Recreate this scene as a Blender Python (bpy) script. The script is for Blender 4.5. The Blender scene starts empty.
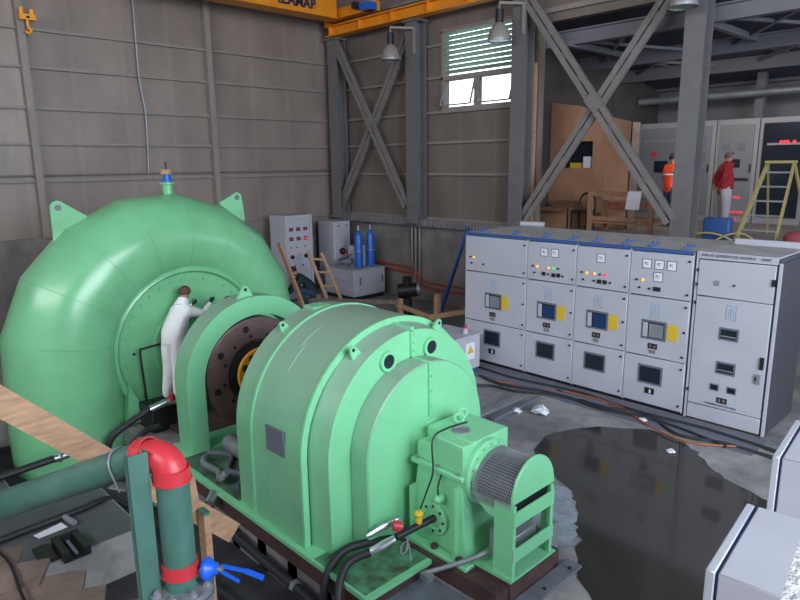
import bpy, bmesh, math, random
from mathutils import Vector, Matrix, Euler
R = math.radians
random.seed(7)
SC = bpy.context.scene
COL = SC.collection

# ------------------------------------------------------------------ camera
cam_d = bpy.data.cameras.new('camera'); cam = bpy.data.objects.new('camera', cam_d); COL.objects.link(cam)
cam_d.sensor_width = 36.0; cam_d.sensor_fit = 'HORIZONTAL'
cam_d.lens = 36.0 * 637.9 / 800.0
cam_d.clip_start = 0.05; cam_d.clip_end = 200
def cam_axes(yaw, pitch, roll):
    cy, sy, cp, sp = math.cos(yaw), math.sin(yaw), math.cos(pitch), math.sin(pitch)
    f = Vector((cp*sy, cp*cy, sp)); r = Vector((cy, -sy, 0)); u = r.cross(f)
    cr, sr = math.cos(roll), math.sin(roll)
    return r*cr + u*sr, -r*sr + u*cr, f
_r, _u, _f = cam_axes(R(-46.294), R(-12.031), R(-0.688))
cam.matrix_world = Matrix(((_r.x, _u.x, -_f.x, 0), (_r.y, _u.y, -_f.y, 0), (_r.z, _u.z, -_f.z, 3.6), (0, 0, 0, 1)))
SC.camera = cam

# ------------------------------------------------------------------ world, daylight, exposure
W = bpy.data.worlds.new('overcast sky'); SC.world = W; W.use_nodes = True
bg = W.node_tree.nodes['Background']
bg.inputs[0].default_value = (0.74, 0.86, 1.0, 1); bg.inputs[1].default_value = 3.2
def area(name, loc, target, sx, sy, power, color):
    d = bpy.data.lights.new(name, 'AREA'); d.shape = 'RECTANGLE'; d.size = sx; d.size_y = sy
    d.energy = power; d.color = color
    o = bpy.data.objects.new(name, d); COL.objects.link(o); o.location = loc
    v = Vector(target) - Vector(loc)
    o.rotation_euler = v.to_track_quat('-Z', 'Y').to_euler()
    return o
area('door daylight', (6.6, 2.6, 6.0), (-6, 4.5, 0.8), 7.5, 5.5, 1350, (0.84, 0.92, 1.0))
area('clerestory daylight', (-5.0, -6.6, 7.4), (-11, 9.0, 4.2), 12.0, 2.2, 640, (1.0, 0.95, 0.92))
area('annex warm fill', (-5.6, 14.6, 5.2), (-6.2, 16.5, 2.5), 2.4, 1.0, 38, (1.0, 0.88, 0.78))  # added warm fill for the wood; the annex roof has no opening
SC.view_settings.view_transform = 'Standard'; SC.view_settings.look = 'None'
SC.view_settings.exposure = 0.1; SC.view_settings.gamma = 1.0
SC.view_settings.use_curve_mapping = False

# ------------------------------------------------------------------ materials
def mat(name, col, rough=0.5, metal=0.0, var=0.0, vscale=3.0, col2=None, bump=0.0, bscale=20.0, emit=0.0, stretch=None, spec=None, alpha=None):
    m = bpy.data.materials.new(name); m.use_nodes = True
    nt = m.node_tree; b = nt.nodes['Principled BSDF']
    b.inputs['Base Color'].default_value = (*col, 1); b.inputs['Roughness'].default_value = rough
    b.inputs['Metallic'].default_value = metal
    if spec is not None: b.inputs['Specular IOR Level'].default_value = spec
    if emit:
        b.inputs['Emission Color'].default_value = (*col, 1); b.inputs['Emission Strength'].default_value = emit
    tc = nt.nodes.new('ShaderNodeTexCoord'); mp = nt.nodes.new('ShaderNodeMapping')
    nt.links.new(tc.outputs['Object'], mp.inputs[0])
    if stretch: mp.inputs['Scale'].default_value = stretch
    if var or col2:
        n = nt.nodes.new('ShaderNodeTexNoise'); n.inputs['Scale'].default_value = vscale; n.inputs['Detail'].default_value = 6
        n.inputs['Roughness'].default_value = 0.6
        nt.links.new(mp.outputs[0], n.inputs['Vector'])
        rp = nt.nodes.new('ShaderNodeValToRGB')
        c2 = col2 if col2 else tuple(max(0, c*(1-var)) for c in col)
        c1 = col if col2 else tuple(min(1, c*(1+var*0.5)) for c in col)
        rp.color_ramp.elements[0].position = 0.36; rp.color_ramp.elements[1].position = 0.64
        rp.color_ramp.elements[0].color = (*c2, 1); rp.color_ramp.elements[1].color = (*c1, 1)
        nt.links.new(n.outputs['Fac'], rp.inputs[0]); nt.links.new(rp.outputs[0], b.inputs['Base Color'])
    if bump:
        n2 = nt.nodes.new('ShaderNodeTexNoise'); n2.inputs['Scale'].default_value = bscale; n2.inputs['Detail'].default_value = 4
        nt.links.new(mp.outputs[0], n2.inputs['Vector'])
        bp = nt.nodes.new('ShaderNodeBump'); bp.inputs['Strength'].default_value = bump; bp.inputs['Distance'].default_value = 0.02
        nt.links.new(n2.outputs['Fac'], bp.inputs['Height']); nt.links.new(bp.outputs[0], b.inputs['Normal'])
    return m
M = {}
M['green'] = mat('green enamel paint', (0.215, 0.61, 0.33), 0.30, var=0.07, vscale=2.0)
M['green_casing'] = mat('shade-toned green enamel', (0.175, 0.485, 0.25), 0.24, var=0.10, vscale=1.6)  # same green toned down, weaker light on the casing put into its colour
M['green_dusty'] = mat('dusty green enamel', (0.185, 0.475, 0.28), 0.40, var=0.08, vscale=4.0)
def add_dust(m, dust=(0.27, 0.35, 0.295), amount=0.75):
    """dust settles on upward facing surfaces of a thing; it belongs to the surface itself"""
    nt = m.node_tree; b = nt.nodes['Principled BSDF']
    src = b.inputs['Base Color'].links[0].from_socket
    g = nt.nodes.new('ShaderNodeNewGeometry'); s = nt.nodes.new('ShaderNodeSeparateXYZ')
    nt.links.new(g.outputs['Normal'], s.inputs[0])
    mr = nt.nodes.new('ShaderNodeMapRange'); mr.inputs[1].default_value = 0.15; mr.inputs[2].default_value = 0.95
    mr.inputs[4].default_value = amount
    nt.links.new(s.outputs[2], mr.inputs[0])
    mx = nt.nodes.new('ShaderNodeMix'); mx.data_type = 'RGBA'
    nt.links.new(mr.outputs[0], mx.inputs[0]); nt.links.new(src, mx.inputs[6]); mx.inputs[7].default_value = (*dust, 1)
    nt.links.new(mx.outputs[2], b.inputs['Base Color'])
add_dust(M['green_dusty'])
M['green_dark'] = mat('dark green pipe paint', (0.065, 0.165, 0.135), 0.42, var=0.15, vscale=5)
M['moss'] = mat('mossy grime on green plate', (0.10, 0.30, 0.17), 0.7, col2=(0.05, 0.08, 0.035), vscale=6)
M['grime'] = mat('oily grime on the deck', (0.045, 0.06, 0.045), 0.6, col2=(0.10, 0.22, 0.13), vscale=5)
M['white_metal'] = mat('light grey cabinet enamel', (0.45, 0.455, 0.52), 0.38, var=0.05, vscale=2)
M['white_gap'] = mat('shadow gap rubber', (0.06, 0.065, 0.09), 0.7)
M['cab_top'] = mat('dusty cabinet roof', (0.46, 0.45, 0.45), 0.7, var=0.18, vscale=3)
M['blue_film'] = mat('blue protective film', (0.03, 0.085, 0.27), 0.5)
M['yellow'] = mat('yellow label', (0.66, 0.44, 0.03), 0.5)
M['glass_dark'] = mat('dark window glass', (0.015, 0.02, 0.03), 0.12)
M['glass_blue'] = mat('blue breaker behind glass', (0.02, 0.045, 0.13), 0.15)
M['frame_grey'] = mat('grey window frame', (0.13, 0.14, 0.18), 0.45)
M['black'] = mat('black plastic', (0.012, 0.012, 0.014), 0.5)
M['rubber'] = mat('black rubber hose', (0.018, 0.02, 0.024), 0.55)
M['steel'] = mat('bright steel fitting', (0.62, 0.64, 0.68), 0.28, metal=0.9)
M['steel_dull'] = mat('dull galvanised steel', (0.30, 0.32, 0.35), 0.5, metal=0.5, var=0.2)
M['col_steel'] = mat('grey painted column steel', (0.155, 0.148, 0.155), 0.42, var=0.12, vscale=3)
M['brace_steel'] = mat('brownish grey brace steel', (0.20, 0.18, 0.175), 0.55, var=0.12, vscale=3)
M['girt'] = mat('dusty girt steel', (0.27, 0.235, 0.215), 0.6, var=0.1)
M['crane'] = mat('orange crane paint', (0.78, 0.27, 0.012), 0.45, var=0.1)
M['orange'] = mat('orange paint', (0.80, 0.33, 0.02), 0.45)
M['navy_letters'] = mat('dark blue lettering', (0.01, 0.025, 0.08), 0.5)
M['red'] = mat('red coupling paint', (0.56, 0.035, 0.05), 0.38)
M['blue'] = mat('blue gas cylinder paint', (0.015, 0.12, 0.50), 0.35)
M['blue_bright'] = mat('bright blue enamel', (0.01, 0.12, 0.75), 0.35)
M['flywheel'] = mat('rusty brown machined steel', (0.17, 0.11, 0.105), 0.42, metal=0.3, var=0.2, vscale=4)
M['rust'] = mat('rusty primer block', (0.075, 0.040, 0.040), 0.75, var=0.4, vscale=5)
M['wood'] = mat('raw pine board', (0.42, 0.25, 0.15), 0.7, var=0.25, vscale=6, stretch=(1, 1, 6))
M['wood_dark'] = mat('weathered board', (0.21, 0.155, 0.13), 0.8, var=0.3, vscale=5)
M['ply'] = mat('plywood sheet', (0.46, 0.24, 0.145), 0.65, var=0.14, vscale=2.5)
M['wood_red'] = mat('reddish rough timber', (0.30, 0.155, 0.085), 0.75, var=0.25, vscale=5)
M['shaded_side'] = mat('side sheet with painted shade', (0.055, 0.055, 0.07), 0.5)  # cabinet grey darkened: shade on the open end side put into the colour
M['annex_dark'] = mat('grimy dark annex wall', (0.075, 0.065, 0.06), 0.8, var=0.2, vscale=1.5)  # plain dark tone with slight random variation
M['card'] = mat('brown cardboard', (0.20, 0.105, 0.06), 0.8, var=0.12)
M['paper'] = mat('white paper', (0.75, 0.76, 0.84), 0.7)
M['suit'] = mat('white disposable coverall', (0.86, 0.87, 0.90), 0.75, bump=1.6, bscale=9)
M['skin'] = mat('skin', (0.36, 0.19, 0.13), 0.55)
M['hair'] = mat('dark hair', (0.012, 0.01, 0.01), 0.7)
M['hair_grey'] = mat('greying hair', (0.10, 0.085, 0.08), 0.7)
M['hair_brown'] = mat('short brown hair', (0.085, 0.045, 0.03), 0.7)
M['sweater'] = mat('dark red sweater', (0.28, 0.012, 0.022), 0.85)
M['trouser_light'] = mat('light grey trousers', (0.42, 0.41, 0.44), 0.8)
M['hivis'] = mat('orange hi-vis vest', (0.95, 0.09, 0.03), 0.6)
M['shirt_grey'] = mat('grey shirt', (0.28, 0.29, 0.35), 0.8)
M['jeans'] = mat('dark jeans', (0.03, 0.045, 0.09), 0.8)
M['shirt_green'] = mat('dark green work shirt', (0.012, 0.035, 0.028), 0.85)
M['boot'] = mat('brown leather boots', (0.10, 0.05, 0.025), 0.6)
M['red_cable'] = mat('red conduit', (0.35, 0.05, 0.025), 0.5)
M['orange_cable'] = mat('orange cable', (0.40, 0.10, 0.03), 0.5)
M['lampglass'] = mat('ribbed reflector glass', (0.28, 0.25, 0.225), 0.25)
M['window_green'] = mat('pale green louvre blade', (0.30, 0.42, 0.30), 0.5)
M['led_red'] = mat('red light', (1.0, 0.02, 0.05), 0.4, emit=1.1)
M['led_orange'] = mat('orange light', (1.0, 0.42, 0.03), 0.4, emit=0.9)
M['led_green'] = mat('green light', (0.02, 0.75, 0.30), 0.4, emit=0.6)
M['relay'] = mat('grey relay cabinet', (0.25, 0.25, 0.26), 0.5, var=0.05)
M['relay_door'] = mat('darker relay door', (0.17, 0.17, 0.185), 0.45)
M['ladder_y'] = mat('yellow fibreglass', (0.40, 0.32, 0.13), 0.5)
M['pink'] = mat('faded red fabric', (0.30, 0.06, 0.08), 0.8)
M['concrete_light'] = mat('rough pale concrete', (0.70, 0.70, 0.71), 0.9, var=0.2, vscale=14, bump=1.0, bscale=45)
M['plate'] = mat('concrete plate', (0.15, 0.165, 0.195), 0.6, var=0.25, vscale=4, bump=0.2)
M['picto'] = mat('pale blue diagram', (0.30, 0.40, 0.55), 0.5)
M['ceil'] = mat('blue grey roof sheet', (0.06, 0.075, 0.11), 0.6, var=0.2, vscale=1.5)
M['truss'] = mat('grey roof steel', (0.17, 0.165, 0.19), 0.55)

# concrete floor
def mat_floor():
    m = mat('dusty concrete floor', (0.39, 0.38, 0.38), 0.5, col2=(0.17, 0.17, 0.18), vscale=0.8, bump=0.25, bscale=12)
    nt = m.node_tree; b = nt.nodes['Principled BSDF']
    base = b.inputs['Base Color'].links[0].from_socket
    tc = nt.nodes.new('ShaderNodeTexCoord'); n = nt.nodes.new('ShaderNodeTexNoise')
    n.inputs['Scale'].default_value = 6; n.inputs['Detail'].default_value = 10
    nt.links.new(tc.outputs['Object'], n.inputs['Vector'])
    mx = nt.nodes.new('ShaderNodeMix'); mx.data_type = 'RGBA'; mx.blend_type = 'MULTIPLY'; mx.inputs[0].default_value = 0.7
    rp = nt.nodes.new('ShaderNodeValToRGB'); rp.color_ramp.elements[0].position = 0.3; rp.color_ramp.elements[0].color = (0.6, 0.6, 0.62, 1)
    rp.color_ramp.elements[1].position = 0.6
    nt.links.new(n.outputs['Fac'], rp.inputs[0]); nt.links.new(base, mx.inputs[6]); nt.links.new(rp.outputs[0], mx.inputs[7])
    nt.links.new(mx.outputs[2], b.inputs['Base Color'])
    return m
M['floor'] = mat_floor()
M['dirt'] = mat('damp pit dirt', (0.055, 0.055, 0.065), 0.7, col2=(0.02, 0.02, 0.024), vscale=3, bump=0.6, bscale=18)
M['slab'] = mat('grey slab', (0.10, 0.105, 0.12), 0.6, col2=(0.07, 0.074, 0.085), vscale=1.6, bump=0.2)
M['water'] = mat('shallow dark water', (0.042, 0.038, 0.036), 0.09, bump=0.015, bscale=6, spec=0.30)
M['damp'] = mat('pale dried edge', (0.32, 0.35, 0.42), 0.6, var=0.3, vscale=7)
# insulated wall: felt behind girts with faint vertical seams, wrinkles
def mat_wall(name, c1, c2, axis):
    m = bpy.data.materials.new(name); m.use_nodes = True
    nt = m.node_tree; b = nt.nodes['Principled BSDF']; b.inputs['Roughness'].default_value = 0.36
    tc = nt.nodes.new('ShaderNodeTexCoord'); mp = nt.nodes.new('ShaderNodeMapping')
    nt.links.new(tc.outputs['Object'], mp.inputs[0]); mp.inputs['Scale'].default_value = (1, 1, 0.45)
    n = nt.nodes.new('ShaderNodeTexNoise'); n.inputs['Scale'].default_value = 1.1; n.inputs['Detail'].default_value = 7
    nt.links.new(mp.outputs[0], n.inputs['Vector'])
    rp = nt.nodes.new('ShaderNodeValToRGB'); rp.color_ramp.elements[0].position = 0.35; rp.color_ramp.elements[1].position = 0.68
    rp.color_ramp.elements[0].color = (*c2, 1); rp.color_ramp.elements[1].color = (*c1, 1)
    nt.links.new(n.outputs['Fac'], rp.inputs[0])
    w = nt.nodes.new('ShaderNodeTexWave'); w.wave_type = 'BANDS'; w.bands_direction = axis
    w.inputs['Scale'].default_value = 0.28; w.inputs['Distortion'].default_value = 0.6; w.inputs['Detail'].default_value = 2
    nt.links.new(tc.outputs['Object'], w.inputs['Vector'])
    r2 = nt.nodes.new('ShaderNodeValToRGB'); r2.color_ramp.elements[0].position = 0.96; r2.color_ramp.elements[1].position = 1.0
    r2.color_ramp.elements[0].color = (0, 0, 0, 1); r2.color_ramp.elements[1].color = (0.10, 0.09, 0.085, 1)
    nt.links.new(w.outputs['Fac'], r2.inputs[0])
    mx = nt.nodes.new('ShaderNodeMix'); mx.data_type = 'RGBA'; mx.blend_type = 'ADD'; mx.inputs[0].default_value = 0.25
    nt.links.new(rp.outputs[0], mx.inputs[6]); nt.links.new(r2.outputs[0], mx.inputs[7])
    nt.links.new(mx.outputs[2], b.inputs['Base Color'])
    bp = nt.nodes.new('ShaderNodeBump'); bp.inputs['Strength'].default_value = 0.5; bp.inputs['Distance'].default_value = 0.06
    nt.links.new(n.outputs['Fac'], bp.inputs['Height']); nt.links.new(bp.outputs[0], b.inputs['Normal'])
    return m
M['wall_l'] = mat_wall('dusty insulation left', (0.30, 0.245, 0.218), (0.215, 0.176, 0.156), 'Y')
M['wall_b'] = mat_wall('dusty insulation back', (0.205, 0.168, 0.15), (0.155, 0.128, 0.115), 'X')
M['conc_wall'] = mat('stained concrete wall', (0.24, 0.215, 0.205), 0.8, col2=(0.15, 0.135, 0.13), vscale=1.6, bump=0.4, bscale=8)

# ------------------------------------------------------------------ mesh helpers
class MB:
    def __init__(s): s.v = []; s.f = []
    def add(s, vs, fs):
        o = len(s.v); s.v += [Vector(v) for v in vs]; s.f += [tuple(i+o for i in f) for f in fs]; return s
    def box(s, x0, x1, y0, y1, z0, z1, rz=0, piv=None):
        vs = [Vector((x, y, z)) for x in (x0, x1) for y in (y0, y1) for z in (z0, z1)]
        if rz:
            p = Vector(piv if piv else ((x0+x1)/2, (y0+y1)/2, 0)); m = Matrix.Rotation(rz, 3, 'Z')
            vs = [m @ (v-p) + p for v in vs]
        return s.add(vs, [(0, 1, 3, 2), (4, 6, 7, 5), (0, 4, 5, 1), (2, 3, 7, 6), (0, 2, 6, 4), (1, 5, 7, 3)])
    def frame(s, a, b):
        a = Vector(a); b = Vector(b); d = (b-a).normalized()
        h = Vector((0, 0, 1)) if abs(d.z) < 0.95 else Vector((1, 0, 0))
        u = d.cross(h).normalized(); w = u.cross(d).normalized()
        return a, b, u, w
    def bar(s, a, b, wu, ww, up=None):
        """beam of width wu (sideways) and ww (upwards) from a to b"""
        a, b, u, w = s.frame(a, b)
        if up is not None:
            d = (b-a).normalized(); u = d.cross(Vector(up)).normalized(); w = u.cross(d).normalized()
        vs = []
        for p in (a, b):
            for su, sw in ((-1, -1), (1, -1), (1, 1), (-1, 1)): vs.append(p + u*su*wu/2 + w*sw*ww/2)
        return s.add(vs, [(0, 3, 2, 1), (4, 5, 6, 7), (0, 1, 5, 4), (1, 2, 6, 5), (2, 3, 7, 6), (3, 0, 4, 7)])
    def cyl(s, a, b, r, r2=None, n=24, cap=True):
        a, b, u, w = s.frame(a, b); r2 = r if r2 is None else r2
        vs = [a + (u*math.cos(t)+w*math.sin(t))*r for t in [2*math.pi*i/n for i in range(n)]]
        vs += [b + (u*math.cos(t)+w*math.sin(t))*r2 for t in [2*math.pi*i/n for i in range(n)]]
        fs = [(i, (i+1) % n, n+(i+1) % n, n+i) for i in range(n)]
        if cap: fs += [tuple(range(n))[::-1], tuple(range(n, 2*n))]
        return s.add(vs, fs)
    def ring(s, a, b, ro, ri, n=32):
        """washer / tube wall from a to b"""
        a, b, u, w = s.frame(a, b); vs = []
        for p, r in ((a, ro), (b, ro), (b, ri), (a, ri)):
            vs += [p + (u*math.cos(t)+w*math.sin(t))*r for t in [2*math.pi*i/n for i in range(n)]]
        fs = []
        for k in range(4):
            k2 = (k+1) % 4
            fs += [(k*n+i, k*n+(i+1) % n, k2*n+(i+1) % n, k2*n+i) for i in range(n)]
        return s.add(vs, fs)
    def lathe(s, a, d, prof, n=32):
        """prof = (distance along d, radius) pairs"""
        a = Vector(a); d = Vector(d).normalized(); _, _, u, w = s.frame(a, a+d)
        vs = []; k = len(prof)
        for (t, r) in prof:
            for i in range(n):
                g = 2*math.pi*i/n; vs.append(a + d*t + (u*math.cos(g)+w*math.sin(g))*max(r, 1e-4))
        fs = [(j*n+i, j*n+(i+1) % n, (j+1)*n+(i+1) % n, (j+1)*n+i) for j in range(k-1) for i in range(n)]
        fs += [tuple(range(n))[::-1], tuple(range((k-1)*n, k*n))]
        return s.add(vs, fs)
    def tube(s, path, r, n=10):
        P = [Vector(p) for p in path]
        if not isinstance(r, (list, tuple)) and 3 <= len(P) <= 7 and r >= .008:
            Q = []
            for i in range(len(P)-1):
                p0, p1, p2, p3 = P[max(i-1, 0)], P[i], P[i+1], P[min(i+2, len(P)-1)]
                for q in range(6):
                    t = q/6; Q.append(.5*((2*p1)+(p2-p0)*t+(2*p0-5*p1+4*p2-p3)*t*t+(3*p1-p0-3*p2+p3)*t**3))
            P = Q+[P[-1]]
        rs = r if isinstance(r, (list, tuple)) else [r]*len(P)
        vs = []; u = None
        for i, p in enumerate(P):
            d = (P[min(i+1, len(P)-1)] - P[max(i-1, 0)]).normalized()
            if u is None:
                h = Vector((0, 0, 1)) if abs(d.z) < 0.9 else Vector((1, 0, 0)); u = d.cross(h).normalized()
            else: u = (u - d*u.dot(d)).normalized()
            w = d.cross(u)
            vs += [p + (u*math.cos(2*math.pi*k/n)+w*math.sin(2*math.pi*k/n))*rs[i] for k in range(n)]
        fs = [(j*n+i, j*n+(i+1) % n, (j+1)*n+(i+1) % n, (j+1)*n+i) for j in range(len(P)-1) for i in range(n)]
        fs += [tuple(range(n))[::-1], tuple(range((len(P)-1)*n, len(P)*n))]
        return s.add(vs, fs)
    def prism(s, pts, d):
        """closed polygon extruded along vector d"""
        n = len(pts); d = Vector(d); P = [Vector(p) for p in pts]
        return s.add(P + [p+d for p in P], [tuple(range(n))[::-1], tuple(range(n, 2*n))] + [(i, (i+1) % n, n+(i+1) % n, n+i) for i in range(n)])
    def strip(s, outer, inner, d):
        """ribbon between two open polylines extruded along d"""
        n = len(outer); d = Vector(d)
        O = [Vector(p) for p in outer]; I = [Vector(p) for p in inner]
        vs = O + I + [p+d for p in O] + [p+d for p in I]; fs = []
        for i in range(n-1):
            fs += [(i, i+1, n+i+1, n+i), (2*n+i, 3*n+i, 3*n+i+1, 2*n+i+1), (i, 2*n+i, 2*n+i+1, i+1), (n+i, n+i+1, 3*n+i+1, 3*n+i)]
        fs += [(0, n, 3*n, 2*n), (n-1, 3*n-1, 4*n-1, 2*n-1)]
        return s.add(vs, fs)
    def sphere(s, c, r, n=16, m=10, sc=(1, 1, 1)):
        c = Vector(c); vs = [c+Vector((0, 0, r*sc[2]))]
        for j in range(1, m):
            t = math.pi*j/m
            vs += [c+Vector((r*sc[0]*math.sin(t)*math.cos(2*math.pi*i/n), r*sc[1]*math.sin(t)*math.sin(2*math.pi*i/n), r*sc[2]*math.cos(t))) for i in range(n)]
        vs.append(c-Vector((0, 0, r*sc[2]))); L = len(vs)-1
        fs = [(0, 1+i, 1+(i+1) % n) for i in range(n)]
        fs += [(1+j*n+i, 1+(j+1)*n+i, 1+(j+1)*n+(i+1) % n, 1+j*n+(i+1) % n) for j in range(m-2) for i in range(n)]
        fs += [(1+(m-2)*n+i, L, 1+(m-2)*n+(i+1) % n) for i in range(n)]
        return s.add(vs, fs)
    def build(s, name, material, parent=None, bevel=0.0, origin=None, angle=32, seg=1):
        off = Vector((0, 0, 0))
        if parent is not None:
            p = parent
            while p is not None: off += p.location; p = p.parent
        elif origin is not None: off = Vector(origin)
        else:
            xs = [v.x for v in s.v]; ys = [v.y for v in s.v]; zs = [v.z for v in s.v]
            off = Vector(((min(xs)+max(xs))/2, (min(ys)+max(ys))/2, min(zs)))
        me = bpy.data.meshes.new(name)
        me.from_pydata([v-off for v in s.v], [], s.f)
        bm = bmesh.new(); bm.from_mesh(me)
        bmesh.ops.recalc_face_normals(bm, faces=bm.faces)
        for f in bm.faces: f.smooth = True
        for e in bm.edges:
            if len(e.link_faces) == 2 and e.calc_face_angle(0) > R(angle): e.smooth = False
        bm.to_mesh(me); bm.free()
        me.materials.append(M[material] if isinstance(material, str) else material)
        o = bpy.data.objects.new(name, me); COL.objects.link(o)
        if parent is not None: o.parent = parent
        else: o.location = off
        if bevel:
            b = o.modifiers.new('bevel', 'BEVEL'); b.width = bevel; b.segments = seg; b.limit_method = 'ANGLE'; b.angle_limit = R(40)
            b.harden_normals = False
        return o
def thing(name, label, cat, loc, group=None, rz=0):
    o = bpy.data.objects.new(name, None); COL.objects.link(o); o.location = loc; o.rotation_euler = (0, 0, rz)
    o.empty_display_size = 0.1
    o['label'] = label; o['category'] = cat
    if group: o['group'] = group
    return o
def tag(o, label, cat, group=None, kind=None):
    o['label'] = label; o['category'] = cat
    if group: o['group'] = group
    if kind: o['kind'] = kind
    return o
def struct(o): o['kind'] = 'structure'; return o
def copy_tree(o, parent=None):
    c = o.copy(); COL.objects.link(c); c.parent = parent
    for ch in list(o.children): copy_tree(ch, c)
    return c
def at(root, rz):
    """turn a finished thing about its own base"""
    root.rotation_euler = (0, 0, rz); return root

# ------------------------------------------------------------------ structure
YB = 12.3; XL = -15.6
mb = MB()
for (x0, x1, y0, y1) in ((-18, 7, 3.0, 21), (-18, -6.1, -7, 1.4), (-7.6, -6.1, 1.4, 2.15), (-18, -10.5, 1.4, 3.0), (-3.35, 7, -7, 3.0), (-6.1, -3.35, -7, -1.5)):
    mb.box(x0, x1, y0, y1, -0.6, 0)
struct(mb.build('floor', 'floor', origin=(0, 0, 0)))
mb = MB().box(-10.6, -3.3, -1.6, 3.1, -0.62, -0.45); struct(mb.build('pit_floor', 'dirt', origin=(0, 0, 0)))
mb = MB().box(-12, -6.12, -6.9, 1.38, 0.0, 0.012).box(-7.58, -6.12, 1.38, 2.13, 0.0, 0.012); struct(mb.build('floor_slab', 'slab', origin=(0, 0, 0)))
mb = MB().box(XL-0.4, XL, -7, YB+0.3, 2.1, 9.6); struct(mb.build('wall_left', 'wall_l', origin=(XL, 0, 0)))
mb = MB().box(XL-0.4, XL+0.12, -7, YB+0.3, 0, 2.1); struct(mb.build('wall_left_base', 'conc_wall', origin=(XL, 0, 0)))
# back wall: metal above concrete, with a hole for window_1; open to the annex right of the third column
wx0, wx1, wz0, wz1 = -11.25, -9.0, 4.93, 6.75
mb = MB()
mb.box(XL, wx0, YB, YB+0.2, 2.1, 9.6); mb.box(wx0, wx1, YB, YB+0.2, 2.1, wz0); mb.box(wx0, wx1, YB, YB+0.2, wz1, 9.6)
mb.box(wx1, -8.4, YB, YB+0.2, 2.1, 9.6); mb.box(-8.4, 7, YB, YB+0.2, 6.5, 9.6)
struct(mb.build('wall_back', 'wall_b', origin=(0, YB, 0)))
mb = MB().box(XL, 7, YB-0.15, YB+0.25, 0, 2.08); struct(mb.build('wall_back_base', 'conc_wall', origin=(0, YB, 0)))
mb = MB().box(-12.0, 7, YB+0.25, 21, 1.9, 2.08); struct(mb.build('annex_floor', 'conc_wall', origin=(0, YB, 0)))
mb = MB().box(-9.1, 7, 19.6, 19.8, 2.0, 7.5); struct(mb.build('wall_annex', 'relay_door', origin=(0, 19, 0)))
mb = MB().box(-9.14, -9.06, YB+0.3, 19.8, 2.08, 7.5); struct(mb.build('wall_annex_left', 'annex_dark', origin=(-9.6, 12, 0)))
mb = MB().add([(-9.1, YB+0.2, 6.75), (7, YB+0.2, 6.75), (7, 19.8, 5.6), (-9.1, 19.8, 5.6), (-9.1, YB+0.2, 6.85), (7, YB+0.2, 6.85), (7, 19.8, 5.75), (-9.1, 19.8, 5.75)],
              [(0, 1, 2, 3), (7, 6, 5, 4), (0, 4, 5, 1), (1, 5, 6, 2), (2, 6, 7, 3), (3, 7, 4, 0)])
struct(mb.build('ceiling_annex', 'ceil', origin=(0, 12, 6)))
mb = MB().box(XL-0.4, 7.3, -7.2, YB+0.3, 9.6, 9.75); struct(mb.build('ceiling', 'ceil', origin=(0, 0, 9.6)))
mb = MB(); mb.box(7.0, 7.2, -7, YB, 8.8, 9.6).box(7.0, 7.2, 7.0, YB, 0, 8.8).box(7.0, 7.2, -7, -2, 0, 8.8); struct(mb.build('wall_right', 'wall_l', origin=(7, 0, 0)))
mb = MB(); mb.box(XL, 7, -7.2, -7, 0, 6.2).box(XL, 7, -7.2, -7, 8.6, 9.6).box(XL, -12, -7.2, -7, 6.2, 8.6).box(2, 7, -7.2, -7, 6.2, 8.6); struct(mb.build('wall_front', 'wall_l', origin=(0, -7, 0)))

# left wall girts (horizontal rails) and back wall girts
gz = (6.44, 5.68, 4.85, 4.11, 3.33)
k = 0
for i, z in enumerate((7.6,)+gz):
    k += 1; mb = MB().box(XL, XL+0.09, -7, YB, z-0.025, z+0.035); struct(mb.build('trim_%d' % k, 'girt', origin=(XL, 0, z)))
for i, z in enumerate((7.6,)+gz+(2.2,)):
    k += 1; mb = MB()
    if wz0 < z < wz1: mb.box(XL, wx0, YB-0.09, YB, z-0.025, z+0.035); mb.box(wx1, -8.8, YB-0.09, YB, z-0.025, z+0.035)
    else: mb.box(XL, -8.8, YB-0.09, YB, z-0.025, z+0.035)
    struct(mb.build('trim_%d' % k, 'girt', origin=(-12, YB, z)))
# thin conduit running along the left wall above the lowest girt
k += 1; struct(MB().cyl((XL+0.1, -7, 3.45), (XL+0.1, 12.0, 3.45), 0.02, n=8).build('trim_%d' % k, 'brace_steel'))
k += 1; struct(MB().box(-8.4, 7, YB-0.10, YB, 6.66, 6.76).build('trim_%d' % k, 'girt', origin=(0, YB, 6.7)))
# window_1: louvre above, two tilted panes below
w = MB(); w.box(wx0, wx0+0.05, YB-0.05, YB+0.2, wz0, wz1).box(wx1-0.05, wx1, YB-0.05, YB+0.2, wz0, wz1)
w.box(wx0, wx1, YB-0.05, YB+0.2, wz0-0.05, wz0+0.03).box(wx0, wx1, YB-0.05, YB+0.2, 5.60, 5.70).box(-10.2, -10.12, YB-0.04, YB+0.16, wz0, 5.65)
w.box(wx0, wx1, YB-0.05, YB+0.2, wz1-0.04, wz1+0.04)
wo = struct(w.build('window_1', 'girt', origin=(-10.1, YB, wz0)))
for i in range(9):
    z = 5.76+i*0.112
    MB().add([(wx0+.05, YB+0.00, z+.06), (wx1-.05, YB+0.00, z+.06), (wx1-.05, YB+0.10, z), (wx0+.05, YB+0.10, z),
              (wx0+.05, YB+0.00, z+.075), (wx1-.05, YB+0.00, z+.075), (wx1-.05, YB+0.10, z+0.012), (wx0+.05, YB+0.10, z+0.012)],
             [(3, 2, 1, 0), (4, 5, 6, 7), (0, 1, 5, 4), (1, 2, 6, 5), (2, 3, 7, 6), (3, 0, 4, 7)]).build('louvre_blade', 'window_green', wo)
M['pane'] = mat('clear window glass', (0.9, 0.95, 0.95), 0.05)
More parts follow.
